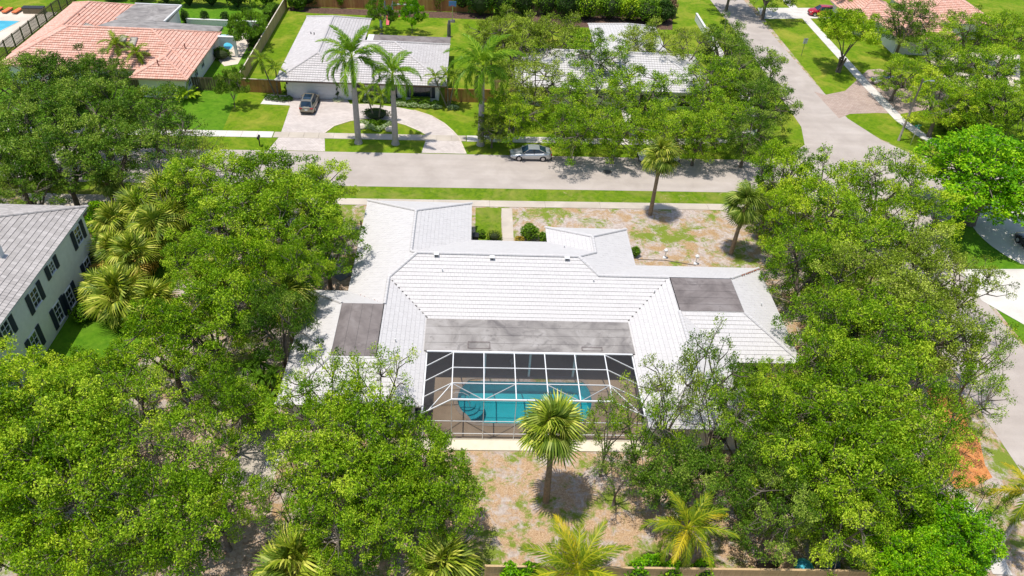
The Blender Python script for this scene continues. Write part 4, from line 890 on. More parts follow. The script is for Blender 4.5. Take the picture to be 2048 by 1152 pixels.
# every oak: crown centre, radius, kind, leaf, and where it stands
OAKS = {
'oaks by the pink-roofed house': ('deep green live oak', [
 ((-50.86, 84.12, 6.00), 5, 'd', 'leaf_deep', 'at the mossy end of the dark board fence'), ((-47.54, 87.65, 5.50), 4.6, 'd', 'leaf_deep', 'brushing the western eave of the pink roof'), ((-44.82, 89.06, 5.00), 3.6, 'd', 'leaf_deep', 'before the pink roof, west of its two small palms'), ((-44.78, 74.30, 6.50), 5.5, 'd', 'leaf_deep', 'with the widest crown in the stand before the pink roof'), ((-40.34, 77.99, 6.00), 5.2, 'd', 'leaf_deep', 'in the heart of the stand before the pink roof'), ((-35.28, 78.98, 5.60), 4.6, 'd', 'leaf_deep', 'hiding the west end of the weathered shadowbox fence'),
 ((-44.48, 67.90, 6.00), 4.8, 'd', 'leaf_deep', 'across the street from the north eave of the two-storey house'), ((-39.41, 67.32, 6.50), 5.0, 'd', 'leaf_deep', 'spreading over the street north of the two-storey house'), ((-35.66, 69.48, 6.00), 4.6, 'd', 'leaf_deep', 'over the street, behind the cabbage palm north of the two-storey house'), ((-32.01, 74.41, 5.50), 4.4, 's', 'leaf_deep', 'with open crown over the north sidewalk beside the lawns'), ((-29.83, 68.64, 5.00), 3.8, 's', 'leaf_deep', 'with thin crown over the street, touching the bright grove'), ((-41.29, 64.18, 5.00), 3.6, 'd', 'leaf_deep', 'just north of the two-storey house roof'), ((-28.51, 73.63, 4.00), 2.4, 's', 'leaf_olive', 'with sparse twigs over the verge west of the mailbox')]),
'oaks between the two houses': ('bright green live oak', [
 ((-24.61, 64.37, 6.00), 4.6, 'd', None, 'on the south verge, first of the grove after the cabbage palm'), ((-18.44, 64.17, 6.00), 4.6, 'd', None, 'reaching over the street opposite the mailbox'), ((-14.78, 62.67, 6.00), 4.2, 'd', None, 'where the grove meets the open street and sidewalk'), ((-20.87, 58.55, 6.00), 4.6, 'd', None, 'in the middle of the grove above the fan palms'), ((-15.18, 56.49, 6.50), 4.8, 'd', None, 'behind the black iron railing, the grove\'s fullest crown'), ((-12.53, 55.40, 5.50), 3.6, 'd', None, 'brushing the west eave of the garage wing'), ((-28.58, 63.10, 5.00), 3.2, 's', None, 'with thin crown beside the cabbage palm'),
 ((-17.97, 49.94, 6.00), 4.2, 'd', 'leaf_lime', 'with yellowish crown right behind a tall fan palm'), ((-22.59, 53.13, 5.00), 3.4, 'd', None, 'rising out of the sunny fan palm thicket'), ((-13.82, 49.38, 6.80), 2.8, 'd', None, 'beside the slate slabs'), ((-19.23, 44.39, 6.00), 4.2, 'd', None, 'between the fan palm thicket and the big leaning fan palm'), ((-14.12, 43.97, 6.50), 3.0, 'd', 'leaf_deep', 'with dark crown behind the dracaenas'), ((-22.08, 42.66, 5.50), 3.8, 'd', 'leaf_lime', 'with lime crown beside the two-storey house lawn'), ((-17.93, 54.79, 5.50), 3.6, 's', None, 'with gaps showing pale roof and twigs')]),
'oaks of the west back yard': ('leafy live oak', [
 ((-29.94, 37.01, 5.50), 4.0, 'd', 'leaf_lime', 'with lime crown under the south windows of the two-storey house'), ((-26.51, 38.93, 4.80), 3.4, 'd', 'leaf_lime', 'on the lawn edge by the lower shutters of the two-storey house'), ((-23.70, 39.78, 5.00), 3.2, 's', None, 'with open crown south of the fan palm thicket'), ((-26.58, 34.41, 6.00), 4.2, 'd', None, 'west of the bare sandy gaps in the grove'), ((-22.76, 35.58, 5.50), 3.8, 's', None, 'just above the bare sandy gaps in the grove'), ((-28.11, 32.34, 6.00), 4.0, 'd', None, 'on the western edge of the back-yard grove'), ((-19.72, 39.13, 5.00), 3.2, 's', None, 'with thin crown over a pale sandy gap'), ((-16.49, 36.60, 5.00), 3.0, 'd', None, 'next to the dracaenas'),
 ((-23.46, 30.48, 6.00), 4.2, 'd', None, 'in the thick of the grove beside a leaning dead limb'), ((-19.10, 31.10, 6.00), 4.0, 's', None, 'with open crown in the centre of the back-yard grove'), ((-16.27, 31.93, 5.50), 3.6, 's', None, 'beside the concrete side pad'), ((-25.25, 27.96, 6.00), 4.2, 'd', 'leaf_lime', 'with yellowed leaves in the south-west corner'), ((-20.90, 26.82, 6.00), 4.0, 's', None, 'over the low dark fan palms'), ((-17.13, 27.17, 6.00), 3.8, 'd', None, 'beside the leaf-littered path'), ((-14.96, 28.94, 5.00), 2.8, 'd', None, 'small and round beside the sandy clearing'), ((-24.02, 25.06, 5.00), 3.6, 'd', 'leaf_lime', 'lime coloured, west of the low dark fan palms'), ((-19.39, 24.61, 5.00), 3.2, 's', None, 'with thin crown south of the low dark fan palms')]),
'oaks behind the west wing': ('spreading live oak', [
 ((-9.53, 36.92, 6.50), 3.0, 's', 'leaf_lime', 'with see-through crown over the south-west roof corner'), ((-6.08, 37.46, 6.50), 3.0, 's', 'leaf_lime', 'with see-through crown over the west wing below its deck'), ((-9.35, 33.43, 6.00), 3.6, 'd', None, 'at the south eave, beside the concrete side pad'), ((-5.49, 33.07, 6.00), 3.8, 'd', None, 'at the south eave of the west wing'), ((-3.20, 32.09, 5.50), 3.0, 'd', None, 'at the west end of the cream knee wall'), ((-6.93, 29.54, 6.00), 3.8, 'd', None, 'in the middle of the clump behind the west wing'), ((-10.30, 31.03, 5.00), 3.0, 's', None, 'with open crown beside the rusty stake'), ((-1.52, 29.79, 5.00), 3.0, 'd', None, 'casting shade on the sandy back yard'), ((-4.41, 27.79, 5.00), 3.2, 'd', None, 'between the two pale stemless fan palms'), ((-7.31, 27.42, 5.00), 2.8, 'd', None, 'right behind the larger stemless fan palm'), ((-10.81, 29.34, 4.50), 2.2, 's', None, 'small and twiggy by the leaf-littered path')]),
'oaks over the east pool wing': ('thin-crowned oak', [
 ((17.40, 39.20, 7.00), 2.9, 's', 'leaf_deep', 'rising highest over the east wing roof'), ((14.16, 36.46, 7.00), 2.6, 's', 'leaf_olive', 'with greyish twigs over the east pool wing'), ((17.18, 35.60, 6.50), 3.0, 's', None, 'over the south hip of the east pool wing'), ((11.87, 34.61, 6.50), 2.6, 's', None, 'over the eave between the cage and the east wing'), ((9.71, 35.02, 5.50), 2.2, 's', None, 'poking against the east end of the screen cage'), ((13.18, 32.49, 4.50), 3.0, 'd', 'leaf_deep', 'low and dark behind the east pool wing'), ((10.31, 32.55, 3.60), 2.2, 's', 'leaf_deep', 'low, shading the sand beside the yard\'s cabbage palm'), ((15.88, 31.11, 4.50), 3.0, 'd', 'leaf_deep', 'low, right behind the yellow coconut palm'), ((18.97, 33.20, 5.00), 3.0, 'd', 'leaf_deep', 'dark, in the gap behind the east wing')]),
'oaks along the side street': ('yellow-green live oak', [
 ((31.32, 68.25, 6.50), 4.0, 'e', 'leaf_lime', 'reaching over the near kerb of the street'), ((34.71, 64.57, 6.50), 4.6, 'e', 'leaf_lime', 'by the street junction manhole'), ((42.22, 67.39, 6.50), 4.4, 'e', 'leaf_lime', 'standing furthest into the street junction'), ((29.99, 61.08, 6.00), 3.6, 'e', 'leaf_lime', 'right behind the shaggy cabbage palms'), ((34.60, 57.64, 6.50), 4.6, 'e', None, 'in the middle of the belt before the junction'), ((42.35, 60.82, 6.00), 4.4, 'e', 'leaf_lime', 'facing the bright domed tree across the street'), ((29.88, 54.27, 6.00), 3.8, 'e', None, 'beside the north-east corner of the white roof'), ((33.42, 50.54, 6.50), 4.8, 'e', 'leaf_olive', 'olive-tinted with pale dead twigs'), ((40.12, 52.85, 6.00), 4.4, 'e', 'leaf_olive', 'olive-tinted beside the side street'), ((43.62, 52.20, 5.50), 3.2, 's', 'leaf_olive', 'with sparse branches reaching over the side street')]),
'oaks above the orange mulch': ('broad live oak', [
 ((28.98, 46.16, 6.00), 3.6, 'e', None, 'beside the east eave of the white roof'), ((32.09, 44.19, 6.50), 4.6, 'e', None, 'in the belt north of the orange mulch'), ((37.11, 45.49, 6.00), 4.4, 'e', 'leaf_olive', 'olive-tinted, west of the side street'), ((40.27, 43.21, 5.50), 2.8, 's', None, 'with bare limbs hanging over the side street'), ((27.01, 40.18, 6.00), 3.8, 'e', None, 'beside the south-east corner of the white roof'), ((30.09, 38.48, 6.50), 4.4, 'e', None, 'just west of the upper mulch patch'), ((36.58, 38.33, 5.50), 2.8, 's', None, 'with sparse limbs over mulch and street'), ((22.42, 35.24, 6.00), 3.4, 'e', None, 'behind the golden bush'), ((23.10, 39.75, 4.00), 2.4, 'd', None, 'low, under the south-east eave beside the golden bush'), ((19.94, 38.74, 4.20), 2.2, 'd', None, 'low, in the inner corner of the east wing'), ((25.44, 34.40, 6.50), 4.4, 'e', None, 'in the middle of the south-east belt'), ((29.55, 34.24, 6.00), 3.8, 'e', None, 'hanging over the orange mulch'), ((21.31, 31.79, 6.00), 3.4, 'e', None, 'south of the golden bush'), ((24.86, 30.25, 6.50), 4.2, 'e', None, 'over the white plastic chair'), ((28.82, 30.68, 6.00), 3.6, 'e', None, 'between the mulch and the lush bright trees'), ((19.50, 28.68, 5.50), 2.8, 'e', 'leaf_deep', 'dark, north of the black bench'), ((23.30, 27.80, 5.50), 3.2, 'e', None, 'over the round grey garden table'), ((33.20, 29.51, 4.50), 2.0, 's', None, 'small, beside the leaning coconut trunk'), ((35.31, 36.77, 4.00), 2.0, 's', None, 'small and thin, rooted in the mulch')]),
'olive oaks across the street': ('olive-green oak', [
 ((5.51, 104.73, 6.00), 5.0, 'o', None, 'over the west end of the oak-shaded house'), ((2.45, 105.73, 5.50), 3.2, 'o', None, 'behind the royal palm with the hanging brown frond'), ((10.99, 104.39, 6.00), 4.8, 'o', None, 'tallest behind the oak-shaded house'), ((7.58, 91.16, 5.50), 4.4, 'o', None, 'over the west hip of the oak-shaded house'), ((16.65, 99.64, 6.00), 5.0, 'o', 'leaf', 'over the ridge of the oak-shaded house'), ((24.24, 104.35, 5.50), 4.8, 'o', 'leaf_olive', 'over the rear wing of the oak-shaded house'), ((13.35, 86.61, 5.50), 4.4, 'o', 'leaf', 'before the front windows of the oak-shaded house'), ((20.93, 88.99, 6.00), 5.0, 'o', 'leaf', 'over the east end of the oak-shaded house'), ((4.65, 84.58, 4.40), 4.0, 'o', 'leaf_lime', 'lime-tinted, by the far sidewalk behind the silver sedan'), ((11.61, 80.30, 5.00), 3.8, 'o', 'leaf', 'by the far sidewalk, east of the silver sedan'), ((16.53, 80.66, 5.00), 4.0, 'o', 'leaf', 'by the far sidewalk and the short lawn path'), ((30.35, 104.98, 5.50), 4.4, 's', 'leaf_olive', 'with grey bare twigs beside the boundary wall'), ((22.41, 81.10, 5.00), 4.0, 'o', 'leaf', 'by the far sidewalk behind the white sedan'), ((2.33, 83.59, 3.00), 2.4, 'o', 'leaf_olive', 'small, at the foot of the royal palm with the brown frond')]),
'oaks on the corner lot': ('dark green oak', [
 ((35.23, 105.12, 6.00), 4.6, 'e', 'leaf_deep', 'overhanging the side street beside the boundary wall'), ((36.19, 95.71, 6.00), 4.6, 'e', 'leaf_deep', 'overhanging the middle of the side street'), ((30.60, 93.99, 5.50), 4.8, 'o', 'leaf', 'between the oak-shaded house and the side street'), ((35.99, 87.77, 5.50), 4.2, 'e', 'leaf_deep', 'reaching furthest over the junction corner'), ((29.79, 85.98, 4.80), 4.4, 'e', 'leaf', 'inside the bend of the corner sidewalk'), ((32.04, 80.69, 4.80), 3.4, 'e', 'leaf_deep', 'low, filling the junction corner'), ((26.18, 80.76, 4.80), 3.6, 'o', 'leaf', 'beside the curve of the corner sidewalk')]),
'oaks round the coral-roofed house': ('live oak', [
 ((75.79, 114.43, 6.00), 5.2, 'e', None, 'before the east hip of the coral roof'), ((82.52, 115.18, 6.00), 5.0, 'e', None, 'east of the coral-roofed house'), ((65.99, 104.94, 5.50), 4.8, 'e', None, 'before the west hip of the coral roof'), ((71.23, 100.67, 6.00), 5.2, 'e', None, 'over the pale forecourt'), ((59.20, 101.17, 4.60), 3.8, 'e', None, 'over the grey sedan on the brown driveway'), ((59.76, 90.44, 5.50), 4.8, 'e', 'leaf_lime', 'lime-tinted, beside the utility pole top'), ((64.91, 90.87, 5.50), 4.8, 'e', None, 'behind the bright domed tree'), ((69.27, 89.76, 5.50), 4.8, 'e', None, 'east of the bright domed tree'), ((66.72, 117.35, 6.50), 4.6, 'e', 'leaf_deep', 'dark with a leaning trunk, in front of the coral roof'), ((62.59, 89.89, 3.60), 3.0, 'e', 'leaf_deep', 'dark and low over the round shrubs')]),
}
OAKS['oaks at the top of the side street'] = ('dark live oak', [((49.69, 133.05, 7.00), 5.6, 'e', 'leaf_deep', 'shading the far driveway across the side street'), ((66.19, 136.22, 6.50), 4.6, 'e', 'leaf_deep', 'behind the bright red SUV driveway'), ((44.14, 136.39, 7.00), 4.6, 'e', 'leaf_deep', 'shading the top of the side street')])
for gr, (look, lst) in OAKS.items():
    for p, Rm, kind, mt, where in lst: tree('live_oak', look+' '+where, 'tree', gr, p, Rm, kind, mt)
tree('shade_tree', 'large bright green domed tree on the shady lawn of the corner driveway', 'tree', None, (54.79, 69.65, 6.20), 7.4, 'b')
tree('multi_stem_tree', 'round yellow-green tree with many bare stems beside the sloping lawn sidewalk', 'tree', None, ((54.62, 110.88)[0]+0.4, (54.62, 110.88)[1], 6.4), 4.6, 'f')
tree('young_tree', 'slim young tree on the lawn in front of the weathered fence', 'tree', None, ((-30.07, 92.00)[0], (-30.07, 92.00)[1], 3.2), 1.9, 'k', 'leaf_deep')
tree('back_yard_tree', 'small round tree shading the blue play tower', 'tree', None, (-14.42, 120.01, 3.20), 2.4, 'k')
tree('back_yard_tree', 'small lime tree standing alone beside the white swing beam', 'tree', None, (-9.74, 119.55, 3.40), 2.2, 'k', 'leaf_bright')
tree('frangipani_tree', 'leafy frangipani tree beside the clipped hedge of the pink house', 'tree', None, (-32.60, 110.46, 3.60), 2.9, 'k')
tree('garden_tree', 'bright green shade tree at the foot of the south-east grove', 'tree', None, (30.22, 27.08, 4.00), 3.0, 'b')
tree('garden_tree', 'lush bright tree by the sidewalk next to the weathered board fence end', 'tree', None, (27.20, 25.35, 4.00), 2.6, 'b')

# ------------------------------------------------------------------ palms
def strip_mesh(name, strips, mat, tone):
    """strips: list of [(left,right), ...] rows of points"""
    V, Fc, T = [], [], []
    for st, tn in zip(strips, tone):
        o = len(V)
        for l, r in st: V += [tuple(l), tuple(r)]; T += [tn, tn]
        for i in range(len(st)-1): Fc.append((o+2*i, o+2*i+1, o+2*i+3, o+2*i+2))
    me = bpy.data.meshes.new(name); me.from_pydata(V, [], Fc); me.materials.append(mat)
    at = me.attributes.new('tone', 'FLOAT', 'POINT'); at.data.foreach_set('value', T); me.update(); return me
def fan_frond(seed, droop, mat, lp=0.85, rad=1.05, nseg=24, spread=125):
    rng = random.Random(seed); st = []; tn = []
    st.append([(Vector((0, -0.03, 0)), Vector((0, 0.03, 0))), (Vector((lp*0.6, -0.022, 0.05)), Vector((lp*0.6, 0.022, 0.05))), (Vector((lp, -0.018, 0.0)), Vector((lp, 0.018, 0.0)))]); tn.append(0.75)
    for k in range(nseg):
        u = -1+2*k/(nseg-1); a = R(spread)*u; L = rad*(1-0.22*abs(u))*rng.uniform(0.88, 1.08)
        d = Vector((math.cos(a), math.sin(a), 0)); s = Vector((-math.sin(a), math.cos(a), 0)); w0 = 0.038
        h = Vector((lp-0.1*abs(u), 0, 0)); p = []
        for f_, wd, dz in ((0.08, 0.5, 0.0), (0.5, 1.0, 0.03-0.10*droop), (0.8, 0.7, -0.06-0.35*droop), (1.0, 0.08, -0.14-0.75*droop)):
            c = h+d*L*f_*(1-0.25*droop*f_)+Vector((0, 0, dz*L-0.10*abs(u)*f_*L)); ww = w0*wd*rad
            p.append((c-s*ww+Vector((0, 0, 0.02*wd)), c+s*ww-Vector((0, 0, 0.02*wd))))
        st.append(p); tn.append(0.5+rng.uniform(-0.4, 0.4))
    return strip_mesh('frond', st, mat, tn)
def pinnate_frond(seed, L, droop, leaf, npair, mat, fold=0.5, width=0.05):
    rng = random.Random(seed); st = []; tn = []; P = []; a = 0.0; p = Vector((0, 0, 0)); N = 14
    for i in range(N+1):
        P.append((p.copy(), a)); t = i/N; a = -droop*(t**1.3); p = p+Vector((math.cos(a), 0, math.sin(a)))*L/N
    def at(t):
        i = min(N-1, int(t*N)); f_ = t*N-i; return P[i][0].lerp(P[i+1][0], f_), P[i][1]*(1-f_)+P[i+1][1]*f_
    rc = []
    for i in range(N+1):
        w_ = 0.05*(1-i/N)+0.008; q = P[i][0]; rc.append((q+Vector((0, -w_, 0.01)), q+Vector((0, w_, 0.01))))
    st.append(rc); tn.append(0.85)
    for k in range(npair):
        t = 0.16+0.83*k/(npair-1); q, an = at(t); T_ = Vector((math.cos(an), 0, math.sin(an))); Nn = Vector((-math.sin(an), 0, math.cos(an)))
        ll = leaf*(math.sin(math.pi*min(1, 0.16+0.80*t))**0.7)*rng.uniform(0.85, 1.1)
        for sd in (-1, 1):
            fw = R(35+35*t+rng.uniform(-6, 6)); side = Vector((0, sd, 0)); d0 = (T_*math.sin(fw)+side*math.cos(fw)+Nn*(0.25*fold+rng.uniform(-0.35, 0.3))).normalized()
            m_ = q+d0*ll*0.5; e = m_+(d0+Vector((0, 0, -0.9*fold-0.3))).normalized()*ll*0.5
            wv = T_*width; st.append([(q-wv*0.5, q+wv*0.5), (m_-wv*0.9, m_+wv*0.9), (e-wv*0.12, e+wv*0.12)]); tn.append(0.48+rng.uniform(-0.25, 0.25))
    return strip_mesh('frond', st, mat, tn)
FR = {
 'sab': [fan_frond(1, 0.15, M['frond_sabal']), fan_frond(2, 0.35, M['frond_sabal']), fan_frond(3, 0.75, M['frond_sabal'])],
 'dead': [fan_frond(4, 1.0, M['frond_dead'], 0.9, 0.9, 18, 80)],
 'coco': [pinnate_frond(5, 2.9, R(60), 0.75, 40, M['frond_coco'], 0.35, 0.044), pinnate_frond(6, 3.0, R(105), 0.75, 40, M['frond_coco'], 0.6, 0.044)],
 'royal': [pinnate_frond(7, 3.7, R(75), 0.95, 64, M['frond_royal'], 0.75, 0.05), pinnate_frond(8, 3.8, R(120), 0.95, 64, M['frond_royal'], 0.95, 0.05)],
 'adon': [pinnate_frond(9, 1.7, R(95), 0.55, 26, M['frond_adonidia'], 0.4, 0.045)],
 'areca': [pinnate_frond(10, 2.0, R(70), 0.5, 26, M['leaf_lime'], 0.3, 0.045)],
 'sword': [],
}
def sword(seed):
    rng = random.Random(seed); st = []; tn = []
    for k in range(5):
        a = rng.uniform(-0.3, 0.3); L = rng.uniform(0.5, 0.75)
        d = Vector((math.cos(a), math.sin(a), 0)); s = Vector((-math.sin(a), math.cos(a), 0))
        st.append([(d*L*f_-s*w_+Vector((0, 0, z*L)), d*L*f_+s*w_+Vector((0, 0, z*L))) for f_, w_, z in ((0, 0.03, 0), (0.45, 0.035, 0.05), (0.8, 0.022, -0.15), (0.95, 0.004, -0.4))]); tn.append(rng.uniform(0.25, 0.75))
    return strip_mesh('leaf_tuft', st, M['leaf_hedge'], tn)
FR['sword'] = [sword(3)]
def fronds(par, top, kind, n, el0, el1, scale, name='frond', mat=None, rnd=None, jitter=8, az0=0.0, roll=0.25):
    rng = rnd or random
    for i in range(n):
        t = i/max(1, n-1); el = el0+(el1-el0)*t+rng.uniform(-jitter, jitter); az = az0+i*2.39996+rng.uniform(-0.2, 0.2)
        ms = FR[kind]; me = ms[min(len(ms)-1, int(t*len(ms)))] if kind != 'sab' or t < 0.12 else ms[rng.choice((0, 1, 1, 2, 2))]
        o = link(name, me, par, top, (rng.uniform(-roll, roll), -R(el), az), scale*rng.uniform(0.88, 1.1))
        if mat: setmat(o, M[mat(i) if callable(mat) else mat] if (mat(i) if callable(mat) else mat) else me.materials[0])
def trunk_tube(par, pts, rads, mat, n=9, name='trunk'):
    mb = MB(); k = 16; P, Q = [], []
    for i in range(k+1):
        t = i/k*(len(pts)-1); j = min(len(pts)-2, int(t)); f_ = t-j
        P.append(tuple(pts[j][c]+(pts[j+1][c]-pts[j][c])*f_ for c in range(3))); Q.append((rads[j]+(rads[j+1]-rads[j])*f_)*(1+0.035*(i % 2)))
    mb.tube(P, Q, n); return mb.build(name, mat, par, smooth=True)
def sabal(label, base, h, scale, group=None, lean=(0, 0), nf=34, sunny=False, dead=4, orange=0, seed=0, name='sabal_palm', eldown=-52):
    rng = random.Random(seed); t = thing(name, label, 'palm', (base[0], base[1], 0), rng.uniform(0, 6), group)
    t.rotation_euler = (0, 0, 0)
    top = (lean[0], lean[1], h)
    if h > 0.8: trunk_tube(t, [(0, 0, 0), (lean[0]*0.35, lean[1]*0.35, h*0.5), top], [0.24, 0.19, 0.20], M['palmbark'])
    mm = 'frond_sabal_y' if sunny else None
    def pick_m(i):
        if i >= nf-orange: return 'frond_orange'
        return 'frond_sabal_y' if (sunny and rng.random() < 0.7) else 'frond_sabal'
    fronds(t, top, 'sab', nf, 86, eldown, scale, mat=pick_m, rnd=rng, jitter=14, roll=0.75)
    if dead: fronds(t, (top[0], top[1], h-0.1), 'dead', dead, -58, -80, scale*0.9, 'dead_frond', rnd=rng)
    return t
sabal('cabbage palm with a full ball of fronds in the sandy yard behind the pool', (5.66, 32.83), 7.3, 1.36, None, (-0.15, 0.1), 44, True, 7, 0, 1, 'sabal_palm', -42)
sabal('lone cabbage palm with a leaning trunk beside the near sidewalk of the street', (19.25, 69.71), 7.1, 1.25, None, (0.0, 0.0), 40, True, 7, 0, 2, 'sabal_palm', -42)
sabal('cabbage palm with a shaggy dry skirt on the sandy front yard edge', (26.33, 62.88), 5.6, 1.3, None, (0.3, 0.2), 36, False, 14, 0, 3)
sabal('cabbage palm with hanging brown skirt half hidden by the yellow-green oaks', (29.98, 65.97), 4.6, 1.2, None, (0.2, 0), 30, False, 12, 0, 4)
sabal('cabbage palm standing under the oaks north of the two-storey house', (-35.32, 66.36), 4.2, 0.95, None, (0, 0), 30, False, 4, 0, 5)
gl_ = 'clumped fan palm in the sunny thicket beside the two-storey house'; gg = 'fan palms beside the two-storey house'
fw = ('browning fan palm nearest the north windows of the two-storey house', 'tall fan palm rising from the middle of the thicket', 'tall fan palm beside the bright grove oaks', 'fan palm at the north end of the thicket', 'fan palm with the most orange dead fronds', 'low orange-fringed fan palm by the two-storey wall', 'full round fan palm inside the thicket', 'broad fan palm standing apart at the south end of the thicket', 'small fan palm beside the broad southern one', 'smallest fan palm, next to the house lawn', 'fan palm half under the grove oaks')
for i, (p, h, s, og) in enumerate((((-32.78, 61.07), 2.6, 1.0, 6), ((-30.89, 62.39), 3.2, 1.05, 0), ((-29.43, 64.59), 3.4, 1.0, 0), ((-28.27, 66.43), 3.0, 0.95, 0), ((-29.64, 56.54), 2.2, 1.0, 9), ((-31.78, 57.58), 1.6, 0.95, 9), ((-28.61, 59.64), 3.0, 1.05, 0), ((-29.04, 51.02), 2.0, 1.15, 0), ((-26.36, 51.10), 1.6, 0.9, 0), ((-30.99, 52.95), 1.4, 0.9, 0), ((-27.49, 61.29), 3.0, 0.9, 0))):
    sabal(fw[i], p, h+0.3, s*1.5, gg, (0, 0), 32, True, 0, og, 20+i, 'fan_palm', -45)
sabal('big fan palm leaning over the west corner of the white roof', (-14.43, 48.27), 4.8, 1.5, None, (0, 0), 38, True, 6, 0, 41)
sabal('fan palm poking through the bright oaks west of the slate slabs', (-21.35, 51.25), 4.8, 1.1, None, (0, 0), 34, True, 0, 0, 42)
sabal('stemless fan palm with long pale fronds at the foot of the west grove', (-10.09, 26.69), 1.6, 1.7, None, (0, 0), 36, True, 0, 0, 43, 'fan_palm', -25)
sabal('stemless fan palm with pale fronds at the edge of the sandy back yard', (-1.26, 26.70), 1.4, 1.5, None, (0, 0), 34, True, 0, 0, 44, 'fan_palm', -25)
sabal('low dark fan palm sheltering under the south-west oaks', (-20.59, 28.57), 1.4, 1.0, 'low fan palms under the south-west oaks', (0, 0), 22, False, 0, 0, 45, 'fan_palm', -25)
sabal('low dark fan palm sheltering under the south-west oaks', (-24.20, 28.73), 1.4, 0.95, 'low fan palms under the south-west oaks', (0, 0), 22, False, 0, 0, 46, 'fan_palm', -25)

def coconut(label, base, h, lean, scale, nf, seed, yellow=0.4, el=(78, -40)):
    rng = random.Random(seed); t = thing('coconut_palm', label, 'palm', (base[0], base[1], 0))
    top = (lean[0], lean[1], h)
    trunk_tube(t, [(0, 0, 0), (lean[0]*0.3, lean[1]*0.3, h*0.45), top], [0.22, 0.15, 0.13], M['royalbark'])
    fronds(t, top, 'coco', nf, el[0], el[1], scale, mat=lambda i: 'frond_yellow' if rng.random() < yellow else 'frond_coco', rnd=rng)
    return t
coconut('coconut palm with yellow drooping fronds in the sandy yard near the board fence', (13.51, 27.85), 4.0, (0.3, 0.1), 1.05, 19, 51, 0.3)
coconut('young coconut palm spreading golden-ribbed fronds over the board fence', (6.88, 25.86), 2.6, (0, 0), 1.3, 19, 52, 0.15, (75, 5))
coconut('coconut palm with a tall leaning grey trunk beside the south-east sidewalk', (34.47, 27.72), 6.5, (0.9, 1.2), 0.95, 16, 53, 0.3)

def royal(label, base, h, scale, nf, seed, dead=0):
    rng = random.Random(seed); t = thing('royal_palm', label, 'palm', (base[0], base[1], 0))
    hs = h-1.9
    trunk_tube(t, [(0, 0, 0), (0, 0, 0.5), (0, 0, hs*0.55), (0, 0, hs)], [0.50, 0.36, 0.33, 0.24], M['royalbark'], 12)
    mb = MB(); mb.tube([(0, 0, hs-0.02), (0, 0, hs+0.5), (0, 0, h)], [0.25, 0.22, 0.09], 10); mb.build('crownshaft', M['crownshaft'], t, smooth=True)
    fronds(t, (0, 0, h-0.05), 'royal', nf, 82, -22, scale, rnd=rng)
    if dead:
        for i in range(dead): 
            o = link('dead_frond', FR['royal'][1], t, (0, 0, h-0.4), (0, R(52), 3.9+0.3*i), scale*0.9); setmat(o, M['frond_dead'])
    return t
royal('tallest royal palm with thick grey trunk on the grass strip before the circular driveway', (-13.56, 83.71), 10.6, 1.25, 18, 61)
royal('shorter royal palm with yellow-green fronds on the grass strip before the circular driveway', (-9.18, 83.76), 8.8, 1.0, 17, 62)
royal('royal palm with one hanging brown frond by the east end of the driveway', (0.99, 84.19), 10.0, 1.35, 18, 63, 2)
def adonidia(label, base, h, lean, scale, nf, seed, group=None):
    rng = random.Random(seed); t = thing('manila_palm', label, 'palm', (base[0], base[1], 0), 0, group)
    top = (lean[0], lean[1], h); trunk_tube(t, [(0, 0, 0), (lean[0]*0.5, lean[1]*0.4, h*0.5), top], [0.11, 0.085, 0.075], M['bark_pale'])
    mb = MB(); mb.tube([top, (top[0]*1.05, top[1], h+0.45)], [0.085, 0.05], 8); mb.build('crownshaft', M['crownshaft'], t)
    fronds(t, (top[0]*1.05, top[1], h+0.4), 'adon', nf, 78, -5, scale, rnd=rng); return t
adonidia('small slender palm leaning west over the planted island in the driveway', (-12.27, 89.85), 3.2, (-0.8, 0), 1.15, 11, 71)
adonidia('small upright palm with bright fronds on the planted island in the driveway', (-11.79, 89.47), 3.1, (0.5, 0), 1.1, 11, 72)
adonidia('slender palm leaning west beside the cedar gate of the garage house', (-25.79, 95.73), 4.4, (-1.2, 0.3), 1.15, 11, 73)
adonidia('slender palm with one bent frond beside the garage wall', (-25.42, 95.46), 3.4, (0.15, 0.2), 1.05, 10, 74)
for i, (l, hh) in enumerate(((-1.5, 3.6), (-0.1, 3.8), (0.7, 3.9))):
    adonidia('slender palm in the three-stemmed cluster at the east end of the garage house', ((-3.34, 93.96)[0]+0.1*i, (-3.34, 93.96)[1]), hh, (l, 0.2), 1.05, 10, 75+i, 'three palms at the corner of the garage house')
for i, (p, hh) in enumerate((((-45.82, 99.32), 4.2), ((-42.82, 97.68), 3.8))):
    adonidia('small palm rising in front of the pink tiled roof behind the oaks', p, hh, (-0.4, 0.2), 1.3, 12, 81+i, 'small palms before the pink roof')
rng = random.Random(90)
t = thing('areca_palm', 'bushy areca palm clump at the corner of the weathered fence', 'palm', (*(-36.63, 93.65), 0))
for i in range(26): link('frond', FR['areca'][0], t, (rng.uniform(-0.4, 0.4), rng.uniform(-0.4, 0.4), rng.uniform(0.1, 0.5)), (0, -R(rng.uniform(35, 85)), i*2.4), rng.uniform(0.85, 1.15))
